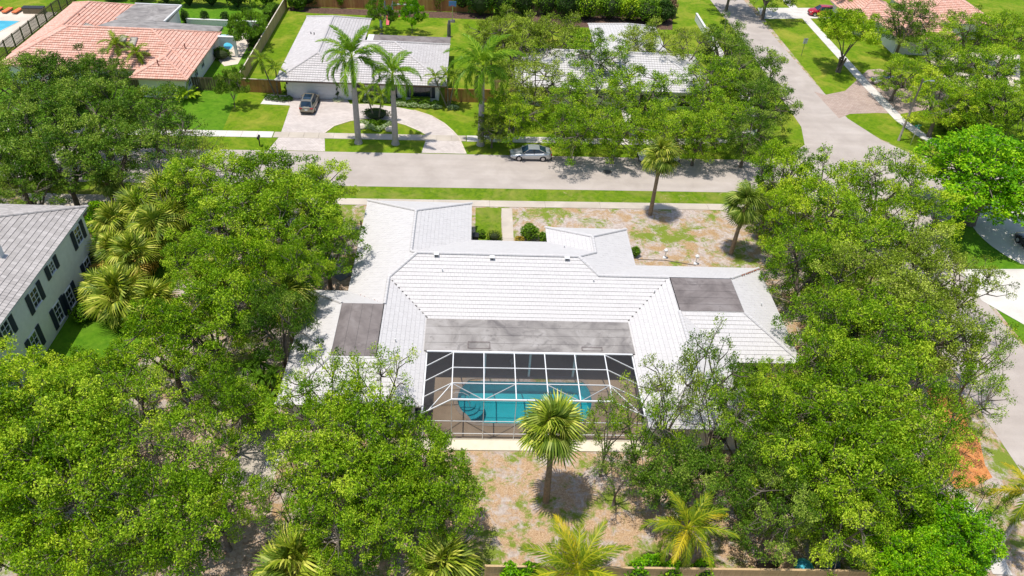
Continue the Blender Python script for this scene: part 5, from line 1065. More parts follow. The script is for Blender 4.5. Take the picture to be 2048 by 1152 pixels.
# dracaena-like tufts on branching stems by the west wing
for i, (p, hh) in enumerate((((-15.75, 38.74), 3.4), ((-14.63, 39.48), 2.6), ((-16.04, 42.52), 3.6), ((-17.06, 40.43), 3.0), ((-14.97, 42.01), 2.9))):
    rg = random.Random(100+i); t = thing('dracaena', 'tufted dracaena on bare stems between the oaks and the west wing', 'shrub', (p[0], p[1], 0), 0, 'dracaenas beside the west wing')
    mb = MB(); tops = []
    for k in range(4):
        a = k*1.6+i; e = (0.55*math.cos(a), 0.55*math.sin(a), hh*rg.uniform(0.7, 1.0)); mb.tube([(0, 0, 0), (e[0]*0.3, e[1]*0.3, hh*0.4), e], [0.09, 0.07, 0.05], 6); tops.append(e)
    mb.build('stem', M['bark_pale'], t)
    for e in tops:
        for q in range(16): link('leaf_tuft', FR['sword'][0], t, e, (0, -R(rg.uniform(-40, 80)), q*2.4), rg.uniform(0.9, 1.3))

# ------------------------------------------------------------------ hedges and shrubs
def bush(name, label, cat, base, dims, mat, n=900, L=0.16, Wd=0.1, shape='ball', rz=0, group=None, seed=1, core=True):
    rg = np.random.default_rng(seed); t = thing(name, label, cat, (base[0], base[1], 0), rz, group)
    d = np.array(dims)/2
    if shape == 'box':
        u = rg.uniform(-1, 1, (n, 3)); k = rg.integers(0, 3, n); s_ = np.where(rg.uniform(size=n) < 0.5, -1.0, 1.0)
        k = np.where(rg.uniform(size=n) < 0.45, 2, k); u[np.arange(n), k] = np.where(k == 2, 1.0, s_)*rg.uniform(0.88, 1.03, n); P = u*d+np.array([0, 0, d[2]])
    else:
        v = rg.normal(size=(n, 3)); v /= np.linalg.norm(v, axis=1)[:, None]; v[:, 2] = np.where(v[:, 2] < -0.6, -v[:, 2], v[:, 2])
        lump = 1+0.10*np.sin(v[:, 0]*5+seed)+0.10*np.sin(v[:, 1]*6+2*seed)+0.06*np.sin(v[:, 2]*7)
        P = v*d*lump[:, None]*(rg.uniform(0.78, 1.04, (n, 1)))+np.array([0, 0, d[2]*0.95])
    P[:, 2] = np.maximum(P[:, 2], 0.03)
    T = 0.5+0.2*rg.normal(size=n)
    link('foliage', leaf_mesh('foliage', P, L, Wd, T, rg, mat, 0.45), t)
    if core:
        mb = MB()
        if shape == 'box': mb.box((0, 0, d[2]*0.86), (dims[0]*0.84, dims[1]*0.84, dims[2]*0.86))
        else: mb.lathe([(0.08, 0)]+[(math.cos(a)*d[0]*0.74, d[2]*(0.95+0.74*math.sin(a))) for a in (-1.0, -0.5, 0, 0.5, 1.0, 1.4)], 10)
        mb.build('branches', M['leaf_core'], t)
        if shape != 'box': t.children[-1].scale = (1, dims[1]/dims[0], 1)
    return t
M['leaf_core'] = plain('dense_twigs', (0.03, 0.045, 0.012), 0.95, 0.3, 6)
hx = ((-32.06, 125.80), (-32.38, 111.67))
L_ = math.hypot(hx[1][0]-hx[0][0], hx[1][1]-hx[0][1])
for i in range(3):
    f_ = (i+0.5)/3; bush('clipped_hedge', ('tallest', 'middle', 'lowest')[i]+' clipped green hedge block along the tan side fence', 'hedge', (hx[0][0]+(hx[1][0]-hx[0][0])*f_-0.1, hx[0][1]+(hx[1][1]-hx[0][1])*f_), (1.3, L_/3-0.4, 1.9-0.3*i), M['leaf_hedge'], 2200, 0.18, 0.11, 'box', 0, 'hedge blocks along the tan side fence', 10+i)
bush('rounded_shrub', 'rounded dark green shrubs under the arched wall of the pink house', 'shrub', (-35.51, 107.08), (3.0, 1.8, 1.7), M['leaf_hedge'], 1600, 0.18, 0.11, seed=14)
for i, p in enumerate(((-47.50, 119.55), (-44.37, 120.12), (-41.39, 120.24), (-38.39, 120.37))):
    bush('topiary_shrub', 'clipped oval shrub in the row along the pink house lawn', 'shrub', p, (1.3, 1.3, 2.1), M['leaf_dark'], 900, 0.16, 0.1, seed=15+i, group='row of clipped shrubs on the pink house lawn')
bush('round_shrub', 'big round clipped shrub beside the front walk', 'shrub', (5.96, 64.62), (2.0, 1.9, 1.7), M['leaf_hedge'], 1500, 0.14, 0.09, seed=21)
bush('low_shrub', 'small loose shrub in the nook by the bump-out of the white roof', 'shrub', (7.37, 64.33), (1.0, 1.0, 1.0), M['leaf_hedge'], 500, 0.14, 0.09, seed=22)
bush('low_shrub', 'yellowish low shrub at the west edge of the front walk', 'shrub', (4.91, 63.96), (0.9, 0.8, 0.8), M['leaf_gold'], 400, 0.14, 0.09, seed=23)
bush('grey_shrub', 'greyish twiggy shrub between the front walk and the garage wing', 'shrub', (2.40, 64.46), (1.6, 1.2, 1.1), M['leaf_olive'], 800, 0.13, 0.06, seed=24)
bush('low_shrub', 'straggly green shrub beside the black bin against the garage wing', 'shrub', (1.09, 64.76), (1.0, 0.9, 0.8), M['leaf_hedge'], 400, 0.16, 0.07, seed=25)
bush('spiky_shrub', 'spiky green plant by the east corner of the front bump-out', 'shrub', (16.34, 62.13), (1.2, 1.0, 1.1), M['leaf_hedge'], 500, 0.35, 0.06, seed=26)
bush('wall_hedge', 'clipped box hedge under the shuttered window of the garage house', 'hedge', (-6.9, 94.75), (2.5, 0.7, 0.95), M['leaf_hedge'], 900, 0.13, 0.08, 'box', seed=27)
for i, (p, s) in enumerate((((-9.47, 93.77), 1.6), ((-7.85, 93.61), 1.6), ((-6.23, 93.44), 1.6), ((-4.80, 93.41), 1.5), ((-2.67, 93.43), 1.6), ((-13.75, 94.61), 1.6), ((-11.62, 94.64), 1.7))):
    bush('flower_bed', 'white-flowered border plants along the front of the garage house', 'flowers', (p[0], p[1]+0.3), (s, 0.9, 0.55), M['leaf_white'], 600, 0.14, 0.1, seed=30+i, group='white flower border at the garage house', core=False)
    bush('border_shrub', 'low green plants behind the white flowers at the garage house', 'shrub', (p[0], p[1]+0.95), (s, 0.8, 0.8), M['leaf_hedge'], 500, 0.16, 0.1, seed=50+i, group='green border at the garage house', core=False)
bush('island_hedge', 'dark curved hedge at the back of the planted driveway island', 'hedge', (-12.22, 90.55), (3.7, 1.0, 1.2), M['leaf_dark'], 1600, 0.14, 0.09, seed=60)
for i, p in enumerate(((-13.53, 88.39), (-12.62, 87.38), (-11.65, 86.92), (-10.80, 87.51), (-10.26, 88.36), (-12.44, 88.60), (-11.22, 88.69))):
    bush('island_flowers', 'white-flecked plants on the driveway island before the dark hedge', 'flowers', p, (1.2, 0.9, 0.6), M['leaf_white'] if i < 5 else M['leaf_hedge'], 380, 0.15, 0.1, seed=61+i, group='plants of the driveway island', core=False)
for p, lb in (((-13.74, 87.57), 'tan boulder at the west end of the driveway island'), ((-10.03, 87.17), 'tan boulder at the east end of the driveway island')):
    bm = bmesh.new(); bmesh.ops.create_icosphere(bm, subdivisions=2, radius=0.6); rg = random.Random(p[0])
    for v in bm.verts: v.co = v.co*rg.uniform(0.85, 1.12); v.co.z *= 0.55; v.co.x *= 1.25
    me = bpy.data.meshes.new('boulder'); bm.to_mesh(me); bm.free(); me.materials.append(M['tan_deck']); tag(link('boulder', me, None, (p[0], p[1], 0.2)), lb, 'boulder')
def spiral(label, p):
    t = thing('spiral_topiary', label, 'topiary', (p[0], p[1], 0)); rg = np.random.default_rng(5)
    u = rg.uniform(0, 1, 900); a = u*14; r = (0.42*(1-u)+0.06); P = np.stack([r*np.cos(a)*0.5, r*np.sin(a)*0.5, 0.35+1.5*u], 1)+rg.normal(size=(900, 3))*0.09*(1.1-u)[:, None]
    link('foliage', leaf_mesh('foliage', P, 0.1, 0.06, 0.45+0.15*rg.normal(size=900), rg, M['leaf_dark'], 0.4), t)
    mb = MB(); mb.tube([(0, 0, 0), (0, 0, 1.8)], [0.04, 0.02], 5); mb.build('stem', M['bark'], t)
spiral('spiral topiary in a ring of white flowers beside the garage door', (-17.66, 95.35)); spiral('spiral topiary against the wall beside the cedar gate', (-24.31, 95.40))
t = thing('flower_ring', 'round bed of white flowers at the foot of the spiral topiary', 'flowers', (*(-17.56, 95.05), 0)); rg = np.random.default_rng(8)
P = np.stack([0.62*np.cos(rg.uniform(0, 6.28, 500)), 0.62*np.sin(rg.uniform(0, 6.28, 500)), rg.uniform(0.05, 0.3, 500)], 1); a_ = rg.uniform(0, 6.28, 500); r_ = rg.uniform(0.3, 0.75, 500); P[:, 0] = r_*np.cos(a_); P[:, 1] = r_*np.sin(a_)
link('foliage', leaf_mesh('foliage', P, 0.13, 0.1, 0.75+0.2*rg.normal(size=500), rg, M['leaf_white'], 0.6), t)
mb = MB(); mb.lathe([(0.8, 0), (0.8, 0.08), (0.7, 0.1)], 20); mb.build('edging', M['tan_deck'], t)
for i, p in enumerate(((-26.40, 94.63), (-25.46, 94.41), (-24.55, 94.33), (-23.83, 94.54))):
    bush('gate_shrub', 'dark low shrubs with pale edging plants beside the cedar gate', 'shrub', p, (1.1, 1.0, 0.6), M['leaf_dark'], 420, 0.16, 0.09, seed=80+i, group='low shrubs beside the cedar gate', core=False)
# green mass at the far edge
FARB = [((-27.55, 131.86), 2.6, 3.0, 'leaf_dark'), ((-28.86, 129.97), 2.2, 2.6, 'leaf_hedge'), ((-22.25, 132.28), 1.8, 2.2, 'leaf_hedge'), ((-19.44, 133.13), 1.6, 2.4, 'leaf_lime'), ((-5.98, 132.82), 2.0, 2.6, 'leaf_hedge'), ((-2.17, 132.54), 3.4, 5.0, 'leaf_hedge'), ((0.80, 130.45), 3.0, 4.2, 'leaf_dark'), ((4.15, 130.86), 3.0, 4.4, 'leaf_hedge'), ((7.99, 132.05), 2.6, 3.6, 'leaf_dark'),
        ((11.81, 131.78), 2.8, 4.0, 'leaf_hedge'), ((15.15, 130.96), 2.8, 3.8, 'leaf_dark'), ((18.54, 130.88), 2.8, 4.0, 'leaf_lime'), ((22.41, 131.10), 2.6, 3.8, 'leaf_hedge'), ((25.82, 131.01), 2.4, 3.2, 'leaf_lime'), ((28.76, 130.64), 3.6, 3.4, 'leaf_hedge'), ((31.39, 130.94), 2.8, 3.0, 'leaf_dark'), ((-42.60, 129.96), 3.0, 4.0, 'leaf_dark'), ((-38.52, 129.74), 2.8, 3.6, 'leaf_dark'), ((-46.08, 129.52), 2.6, 4.2, 'leaf_dark'), ((-49.90, 130.25), 2.6, 3.8, 'leaf_dark'), ((-33.80, 130.33), 3.0, 4.2, 'leaf_hedge'), ((-54.04, 130.71), 2.6, 3.4, 'leaf_dark'), ((-58.41, 130.64), 2.4, 3.0, 'leaf_dark')]
for i, (p, w_, h_, mt) in enumerate(FARB):
    lbl = {'leaf_dark': 'dark green bush in the screening row behind the far back yards', 'leaf_hedge': 'mid-green bush in the screening row behind the far back yards', 'leaf_lime': 'lime-green bush in the screening row behind the far back yards'}[mt]
    bush('screening_bush', lbl, 'bush', (p[0], p[1]-1.6), (w_*1.45, w_*1.3, h_*1.25), M[mt], 1700, 0.34, 0.17, seed=200+i, group='screening bushes behind the far yards ('+mt[5:]+')')
bush('oleander', 'oleander bush covered in pink flowers at the end of the far hedge', 'bush', (33.17, 132.12), (2.4, 2.2, 3.6), M['leaf_pink'], 1200, 0.22, 0.16, seed=240)
bush('croton', 'golden yellow bush between the oaks behind the east wing', 'bush', (24.27, 42.77), (1.9, 1.7, 2.6), M['leaf_gold'], 800, 0.24, 0.12, seed=241)
bush('croton', 'golden croton bush under the trees by the coral-roofed house', 'bush', (68.69, 124.91), (1.6, 1.5, 1.8), M['leaf_gold'], 600, 0.22, 0.12, seed=242)
for i, p in enumerate(((12.02, 27.24), (13.09, 26.89), (15.22, 26.97), (10.98, 26.82), (2.98, 26.60), (4.25, 26.67))):
    bush('fence_bush', 'bright green bush growing against the board fence', 'bush', p, (1.6, 1.4, 2.1), M['leaf_bright'], 700, 0.2, 0.11, seed=250+i, group='bushes on the board fence')
for i, p in enumerate(((-36.37, 63.84), (-34.67, 61.81), (-36.71, 66.02))):
    bush('corner_bush', 'vivid green bush at the north corner of the two-storey house', 'bush', p, (2.2, 2.2, 2.2), M['leaf_bright'], 900, 0.24, 0.12, seed=260+i, group='bushes at the corner of the two-storey house')
for i, p in enumerate(((-32.80, 53.58), (-32.52, 50.91))):
    bush('flowering_bush', 'leafy bush with red-brown tips at the foot of the fan palm thicket', 'bush', p, (1.8, 1.8, 1.6), M['leaf_hedge'], 700, 0.24, 0.1, seed=270+i, group='bushes at the foot of the fan palms')
bush('dark_hedge', 'dark round shrubs under the oaks beside the utility pole', 'bush', (63.96, 92.33), (5.0, 2.6, 1.8), M['leaf_dark'], 1500, 0.24, 0.13, seed=280)

# ------------------------------------------------------------------ fences and walls
def fence(name, label, p0, p1, h, mat, style='board', plen=2.4, cap=None, group=None):
    dx, dy = p1[0]-p0[0], p1[1]-p0[1]; L = math.hypot(dx, dy); an = math.atan2(dy, dx); k = max(1, round(L/plen)); l = L/k
    t = thing(name, label, 'fence', (p0[0], p0[1], 0), an, group)
    mb = MB(); nb = max(4, int(l/0.145)); w_ = l/nb
    for i in range(nb):
        hh = h+random.uniform(-0.012, 0.012)
        if style == 'board': mb.box((w_*(i+0.5), 0.0+0.006*(i % 2), 0.04+hh/2), (w_-0.012, 0.022, hh))
        elif style == 'shadow': mb.box((w_*(i+0.5), 0.045*(1 if i % 2 else -1), 0.04+hh/2), (w_*0.98, 0.022, hh))
        elif style == 'rail' : mb.box((w_*(i+0.5), 0, 0.08+h/2), (0.022, 0.022, h))
    if style == 'horizontal':
        nb = int(h/0.15)
        for i in range(nb): mb.box((l/2, 0.004*(i % 2), 0.04+0.15*(i+0.5)), (l-0.02, 0.025, 0.138))
    for z in (0.3, h-0.2): mb.box((l/2, 0.035 if style != 'rail' else 0, z), (l-0.01, 0.04, 0.09 if style != 'rail' else 0.035))
    me = mb.mesh('panel', mat); pm = MB(); pm.box((0, 0.02, h/2+0.05), (0.11, 0.11, h+0.10)); pme = pm.mesh('post', mat)
    cm = MB(); cm.box((l/2, 0, h+0.062), (l, 0.14, 0.035)); cme = cm.mesh('cap_rail', cap or mat)
    for i in range(k):
        link('panel', me, t, (l*i, 0, random.uniform(-0.01, 0.01)))
        if cap is not None: link('cap_rail', cme, t, (l*i, 0, 0))
    for i in range(k+1): link('post', pme, t, (l*i, 0.0, 0))
    return t
random.seed(3)
fence('side_fence', 'long tan board fence running back between the pink house and the garage house', (-30.75, 97.0), (-30.75, 129.0), 1.8, M['wood_tan'], 'board', 2.4, M['tan_deck'])
gf = fence('cedar_gate_fence', 'red cedar fence with a gate west of the garage', (-30.6, 96.65), (-25.2, 96.5), 1.8, M['wood_red'], 'board', 2.7, M['tan_deck'])
mb = MB(); mb.box((3.2, -0.08, 1.0), (0.05, 0.05, 0.22)); mb.build('latch', M['dark_frame'], gf)
fence('weathered_fence', 'weathered grey shadowbox fence in front of the pink-roofed house', (-50.0, 96.2), (-31.0, 96.75), 1.8, M['wood_grey'], 'shadow')
fence('cedar_fence', 'red cedar fence east of the shuttered window', (-3.7, 95.75), (2.6, 96.0), 1.8, M['wood_red'], 'board', 2.1, M['wood_red'])
fence('picket_fence', 'short tan picket fence behind the third royal palm', (2.75, 99.3), (7.0, 99.6), 1.7, M['wood_tan'], 'shadow')
fence('back_fence', 'red cedar back fence behind the play tower lawn', (-30.5, 129.6), (3.0, 130.4), 2.2, M['wood_red'], 'board')
fence('dark_fence', 'mossy dark board fence beside the far patio with orange loungers', (-64.35, 103.5), (-64.35, 131.0), 1.9, M['wood_grey'], 'shadow')
fence('board_fence', 'tan horizontal board fence at the foot of the sandy back yard', (1.4, 26.75), (26.1, 26.45), 1.75, M['wood_tan'], 'horizontal', 2.45, M['wood_tan'])
fence('iron_fence', 'black iron railing west of the garage wing by the near sidewalk', (-16.5, 64.9), (-10.9, 65.0), 1.3, M['dark_frame'], 'rail', 1.9)
fence('far_fence', 'grey board fence behind the screening bushes north of the oak-shaded house', (3.4, 130.6), (34.0, 131.2), 1.8, M['wood_grey'], 'board')
# mesh pool fence
t = thing('pool_safety_fence', 'thin black mesh pool fence on poles along the lawn behind the garage house', 'fence', (-9.0, 113.5, 0))
m, nt, b = newmat('pool_fence_mesh'); out = nt.nodes['Material Output']
tr = nt.nodes.new('ShaderNodeBsdfTransparent'); df = nd(nt, 'ShaderNodeBsdfDiffuse'); df.inputs[0].default_value = (0.03, 0.04, 0.03, 1); mx = nt.nodes.new('ShaderNodeMixShader'); mx.inputs[0].default_value = 0.16
nt.links.new(tr.outputs[0], mx.inputs[1]); nt.links.new(df.outputs[0], mx.inputs[2]); nt.links.new(mx.outputs[0], out.inputs['Surface'])
pp = [(-5.2, -1.5), (-4.4, -0.4), (-3.4, 0.2), (-2.2, 0.45), (-1.0, 0.5), (0.2, 0.5), (1.4, 0.45), (2.6, 0.3), (3.8, 0.0), (4.6, -0.7), (5.1, -1.6)]
for i, (x, y) in enumerate(pp):
    mb = MB(); mb.tube([(x, y, 0), (x, y, 1.22)], 0.022, 6); mb.build('pole', M['dark_frame'], t)
    if i:
        q = pp[i-1]; mb = MB(); mb.add([(q[0], q[1], 0.05), (x, y, 0.05), (x, y, 1.18), (q[0], q[1], 1.18)], [(0, 1, 2, 3)]); pn = mb.build('mesh_panel', m, t)
        mb = MB(); mb.bar((q[0], q[1], 1.2), (x, y, 1.2), 0.02, 0.03); mb.build('edge_tape', M['dark_frame'], pn)
t = thing('boundary_wall', 'low white garden wall at the end of the far hedge by the side street', 'wall', (37.5, 122, 0))
mb = MB(); mb.box((0, 3, 0.6), (0.25, 12, 1.2)); mb.build('wall', M['stucco_white'], t); mb = MB(); mb.box((0, 3, 1.23), (0.35, 12.1, 0.06)); mb.build('coping', M['fascia'], t)
t = thing('garden_wall', 'white wall along the rear of the pink house lawn', 'wall', (-38, 119.6, 0))
mb = MB(); mb.box((0, 0, 0.45), (12.0, 0.25, 0.9)); mb.build('wall', M['stucco_white'], t); mb = MB(); mb.box((0, 0, 0.94), (12.1, 0.4, 0.08)); mb.build('coping', M['fascia'], t)
# pools and patio beyond
sheet('far_patio', [(-64.5, 108.5), (-64.5, 122.6), (-90, 122.2), (-90, 106)], 0.03, M['tan_deck'])
def flatpool(label, poly, z=0.036):
    c = (sum(p[0] for p in poly)/len(poly), sum(p[1] for p in poly)/len(poly)); t = thing('garden_pool', label, 'swimming pool', (c[0], c[1], 0))
    P = [(p[0]-c[0], p[1]-c[1]) for p in poly]
    mb = MB(); mb.prism(grow(P, 0.3) if area(P) > 0 else grow(P[::-1], 0.3), 0.0, 0.06); mb.build('coping', M['tan_deck'], t)
    mb = MB(); mb.sheet(P, 0.066); mb.build('water', M['pool_far'], t)
m, nt, b = newmat('far_pool_water'); nt.links.new(ramp(nt, noise(nt, 0.6, 3, 0.5, pos(nt)), [(0.3, (0.04, 0.36, 0.50)), (0.7, (0.10, 0.52, 0.66))]), b.inputs['Base Color']); b.inputs['Roughness'].default_value = 0.05; M['pool_far'] = m
flatpool('blue pool set in the pale patio beyond the mossy fence', [(-68.3, 118.2), (-69.3, 113.2), (-80, 112.6), (-80, 117.8)])
flatpool('small bright blue pool beside the arched wall of the pink house', [(-38.0, 116.0), (-35.3, 116.0), (-35.2, 110.6), (-38.0, 110.4)])
sheet('pink_house_patio', [(-44, 112.0), (-38.4, 112.2), (-38.2, 117.2), (-44, 116.6)], 0.02, M['tan_deck'])
sheet('pool_terrace', [(-35.0, 117), (-33.2, 117), (-33.0, 105.5), (-34.6, 104.6), (-35.9, 106.5)], 0.022, M['tan_deck'])
def lounger(label, p, rz):
    t = thing('sun_lounger', label, 'sun lounger', (p[0], p[1], 0.03), rz, 'orange loungers on the far patio')
    mb = MB(); mb.box((0, 0, 0.30), (0.7, 2.0, 0.16)); mb.build('cushion', plain('coral_cushion', (0.75, 0.20, 0.07), 0.8), t)
    mb = MB(); mb.box((0, 0, 0.19), (0.66, 1.9, 0.05)); mb.build('frame', M['wood_grey'], t)
    for a in (-0.28, 0.28):
        for b_ in (-0.85, 0.85): mb = MB(); mb.box((a, b_, 0.085), (0.06, 0.06, 0.17)); mb.build('leg', M['wood_grey'], t)
lounger('orange cushioned sun lounger on the pale patio beyond the mossy fence', (-71.69, 121.94), R(-6)); lounger('orange cushioned sun lounger on the pale patio beyond the mossy fence', (-70.18, 121.90), R(-6)); lounger('orange cushioned sun lounger on the pale patio beyond the mossy fence', (-73.19, 121.98), R(-6))
t = thing('deck_box', 'dark storage box at the back of the pale patio beside the loungers', 'storage box', (*(-67.68, 121.98), 0.03), R(4))
mb = MB(); mb.box((0, 0, 0.4), (3.0, 1.0, 0.8)); mb.build('body', M['wood_grey'], t); mb = MB(); mb.box((0, 0, 0.86), (3.1, 1.1, 0.12)); mb.build('lid', M['dark_frame'], t)

# ------------------------------------------------------------------ vehicles
def paint(name, col, metal=0.3, rough=0.25):
    m, nt, b = newmat(name); b.inputs['Base Color'].default_value = (*col, 1); b.inputs['Metallic'].default_value = metal; b.inputs['Roughness'].default_value = rough
    b.inputs['Coat Weight'].default_value = 0.6; b.inputs['Coat Roughness'].default_value = 0.08
    nt.links.new(ramp(nt, noise(nt, 1.5, 3, 0.5, pos(nt)), [(0.3, tuple(c*0.93 for c in col)), (0.7, col)]), b.inputs['Base Color']); return m
M['tyre'] = plain('tyre_rubber', (0.02, 0.02, 0.022), 0.8); M['rim'] = plain('alloy_rim', (0.55, 0.55, 0.57), 0.3, 0.05, metal=0.8)
M['red_lamp'] = plain('red_lamp', (0.45, 0.01, 0.015), 0.15, 0.05); M['head_lamp'] = plain('clear_lamp', (0.75, 0.78, 0.80), 0.1, 0.05); M['black_trim'] = plain('black_trim', (0.015, 0.015, 0.017), 0.5)
M['plate'] = plain('number_plate', (0.65, 0.68, 0.66), 0.4, 0.1, 20)
KIND = {
 'sedan': dict(L=4.88, W=1.84, H=1.45, top=[(2.44, .52), (2.34, .66), (2.0, .76), (1.5, .85), (1.0, .93), (0, .95), (-1.2, .99), (-1.75, 1.04), (-2.2, 1.03), (-2.36, .95), (-2.44, .70)],
               hw=[(2.44, .52), (2.3, .74), (2.0, .86), (1.4, .91), (0, .92), (-1.5, .91), (-2.1, .86), (-2.36, .74), (-2.44, .60)], cab=(1.15, .30, -.95, -1.88), wb=(1.42, -1.40), wr=.335),
 'suv': dict(L=4.7, W=1.92, H=1.68, top=[(2.35, .60), (2.25, .82), (1.9, .95), (1.4, 1.02), (0.95, 1.07), (0, 1.08), (-1.5, 1.10), (-2.1, 1.10), (-2.28, 1.02), (-2.35, .70)],
             hw=[(2.35, .58), (2.2, .80), (1.9, .90), (1.3, .95), (0, .96), (-1.6, .95), (-2.1, .90), (-2.35, .78)], cab=(1.20, .45, -1.80, -2.27), wb=(1.42, -1.38), wr=.37)}
def interp(tab, x):
    tab = sorted(tab)
    for (a, va), (b_, vb) in zip(tab, tab[1:]):
        if a <= x <= b_: return va+(vb-va)*(x-a)/(b_-a)
    return tab[0][1] if x < tab[0][0] else tab[-1][1]
def car(name, label, cat, p, rz, kind, pt, group=None, z=0.02, roofglass=False):
    K = KIND[kind]; t = thing(name, label, cat, (p[0], p[1], z), rz, group); zb = 0.22
    xs_ = sorted(set([a for a, _ in K['top']]+[a for a, _ in K['hw']]+[1.8, .6, -.6, -1.0])); mb = MB(); rings = []
    for x in xs_:
        zt, w_ = interp(K['top'], x), interp(K['hw'], x); zl = zb+(0.10 if abs(x) > K['L']/2-0.12 else 0)
        half = [(w_*0.80, zl), (w_*0.95, zl+0.06), (w_*0.99, zl+(zt-zl)*0.4), (w_, zl+(zt-zl)*0.62), (w_*0.955, zt-0.05), (w_*0.86, zt), (w_*0.4, zt+0.025)]
        rings.append([(x, a, b_) for a, b_ in half]+[(x, -a, b_) for a, b_ in half[::-1]])
    n = len(rings[0]); P = [q for r_ in rings for q in r_]; fs = []
    for i in range(len(rings)-1):
        for j in range(n): fs.append((i*n+j, i*n+(j+1) % n, (i+1)*n+(j+1) % n, (i+1)*n+j)[::-1])
    fs += [tuple(range(n)), tuple(range((len(rings)-1)*n, len(rings)*n))[::-1]]
    mb.add(P, fs); mb.build('body', pt, t, smooth=True)
    c0, c1, c2, c3 = K['cab']; H = K['H']; zB = lambda x: interp(K['top'], x)-0.02; wB = lambda x: interp(K['hw'], x)*0.90; wT = K['W']/2*0.66
    A = [(c0, s*wB(c0), zB(c0)) for s in (1, -1)]; Bt = [(c1, s*wT, H-0.03) for s in (1, -1)]; Ct = [(c2, s*wT*0.98, H-0.05) for s in (1, -1)]; D = [(c3, s*wB(c3)*0.96, zB(c3)) for s in (1, -1)]
    ml = (c1+c2)/2; Mt = [(ml, s*wT*1.03, H-0.005) for s in (1, -1)]; Mb = [(ml, s*wB(ml), zB(ml)) for s in (1, -1)]
    g = MB(); g.add([A[0], A[1], Bt[1], Bt[0]], [(0, 1, 2, 3)]); g.build('windscreen', M['glass_blue'], t)
    g = MB(); g.add([D[1], D[0], Ct[0], Ct[1]], [(0, 1, 2, 3)]); g.build('rear_window', M['glass_blue'], t)
    for s in (0, 1):
        g = MB(); f_ = (0, 1, 2, 3, 4, 5); g.add([A[s], Mb[s], D[s], Ct[s], Mt[s], Bt[s]], [f_ if s else f_[::-1]]); g.build('side_window', M['glass_blue'], t)
    r_ = MB(); e = 0.012
    R0 = [(Bt[0][0]+.04, Bt[0][1]+.01, Bt[0][2]+e), (Mt[0][0], Mt[0][1]+.01, Mt[0][2]+e), (Ct[0][0]-.04, Ct[0][1]+.01, Ct[0][2]+e)]
    ctr = [(q[0], 0, q[2]+0.035) for q in R0]; R1 = [(q[0], -q[1], q[2]) for q in R0]
    r_.add(R0+ctr+R1, [(0, 1, 4, 3), (1, 2, 5, 4), (3, 4, 7, 6), (4, 5, 8, 7)]); rf = r_.build('roof', pt, t, smooth=True)
    if roofglass: g = MB(); g.box(((c1+c2)/2+0.1, 0, H+0.045), (1.45, wT*1.5, 0.012)); g.build('sunroof', M['glass_blue'], rf)
    for s in (0, 1):
        sg = 1 if s == 0 else -1
        for (q0, q1, w_) in ((A[s], Bt[s], 0.07), (Mb[s], Mt[s], 0.06), (D[s], Ct[s], 0.10)):
            pb = MB(); pb.bar((q0[0], q0[1]+sg*.012, q0[2]), (q1[0], q1[1]+sg*.012, q1[2]), w_, 0.035); pb.build('pillar', pt if q0 is not Mb[s] else M['black_trim'], t)
        pb = MB(); pb.box((c0-0.25, sg*(wB(c0)+0.14), zB(c0)+0.08), (0.12, 0.22, 0.13)); pb.build('mirror', pt, t)
        hl = MB(); xh = K['L']/2-0.16; hl.box((xh, sg*(interp(K['hw'], xh)-0.14), interp(K['top'], xh)-0.10), (0.22, 0.30, 0.11), sg*-0.35); hl.build('headlight', M['head_lamp'], t)
        tl_ = MB(); xr = -K['L']/2+0.08; tl_.box((xr, sg*(interp(K['hw'], xr)-0.18), interp(K['top'], xr)-0.12), (0.16, 0.44, 0.13), sg*0.25); tl_.build('taillight', M['red_lamp'], t)
        for wx in K['wb']:
            arch = MB(); N_ = 14; rr = K['wr']+0.06; y = sg*(interp(K['hw'], wx)*0.995+0.004)
            arch.add([(wx, y, K['wr'])]+[(wx+rr*math.cos(math.pi*k/N_), y, max(0.2, K['wr']+rr*math.sin(math.pi*k/N_))) for k in range(N_+1)], [((0, k+1, k+2) if sg < 0 else (0, k+2, k+1)) for k in range(N_)]); arch.build('wheel_arch', M['black_trim'], t)
            wl_ = bpy.data.objects.new('wheel', None); wl_ = None
            ty = MB(); P_ = []; 
            prof = [(K['wr']*0.66, -0.1), (K['wr']*0.93, -0.11), (K['wr'], -0.07), (K['wr'], 0.07), (K['wr']*0.93, 0.11), (K['wr']*0.66, 0.1)]
            for (r2, yy) in prof:
                for k in range(18): a_ = 2*math.pi*k/18; P_.append((r2*math.cos(a_), yy, r2*math.sin(a_)))
            fs2 = [(i*18+k, i*18+(k+1) % 18, (i+1)*18+(k+1) % 18, (i+1)*18+k) for i in range(5) for k in range(18)]
            ty.add(P_, fs2); wh = ty.build('wheel', M['tyre'], t, loc=(wx, sg*(interp(K['hw'], wx)-0.085), K['wr']))
            rm_ = MB(); yo = sg*0.085
            rm_.add([(0, yo+sg*0.02, 0)]+[(K['wr']*0.66*math.cos(2*math.pi*k/15)*(1.0 if k % 3 else 0.93), yo, K['wr']*0.66*math.sin(2*math.pi*k/15)*(1.0 if k % 3 else 0.93)) for k in range(15)], [(0, k+1, (k+1) % 15+1) for k in range(15)]); rm_.build('rim', M['rim'], wh)
    pl = MB(); pl.box((-K['L']/2-0.005, 0, 0.72 if kind == 'suv' else 0.78), (0.03, 0.34, 0.16)); pl.build('number_plate', M['plate'], t)
    bp = MB(); bp.box((-K['L']/2+0.03, 0, 0.36), (0.12, K['W']*0.72, 0.14)); bp.build('bumper', M['black_trim'], t)
    gp_ = MB(); gp_.box((K['L']/2-0.03, 0, 0.48), (0.10, K['W']*0.56, 0.22)); gp_.build('grille', M['black_trim'], t)
    return t
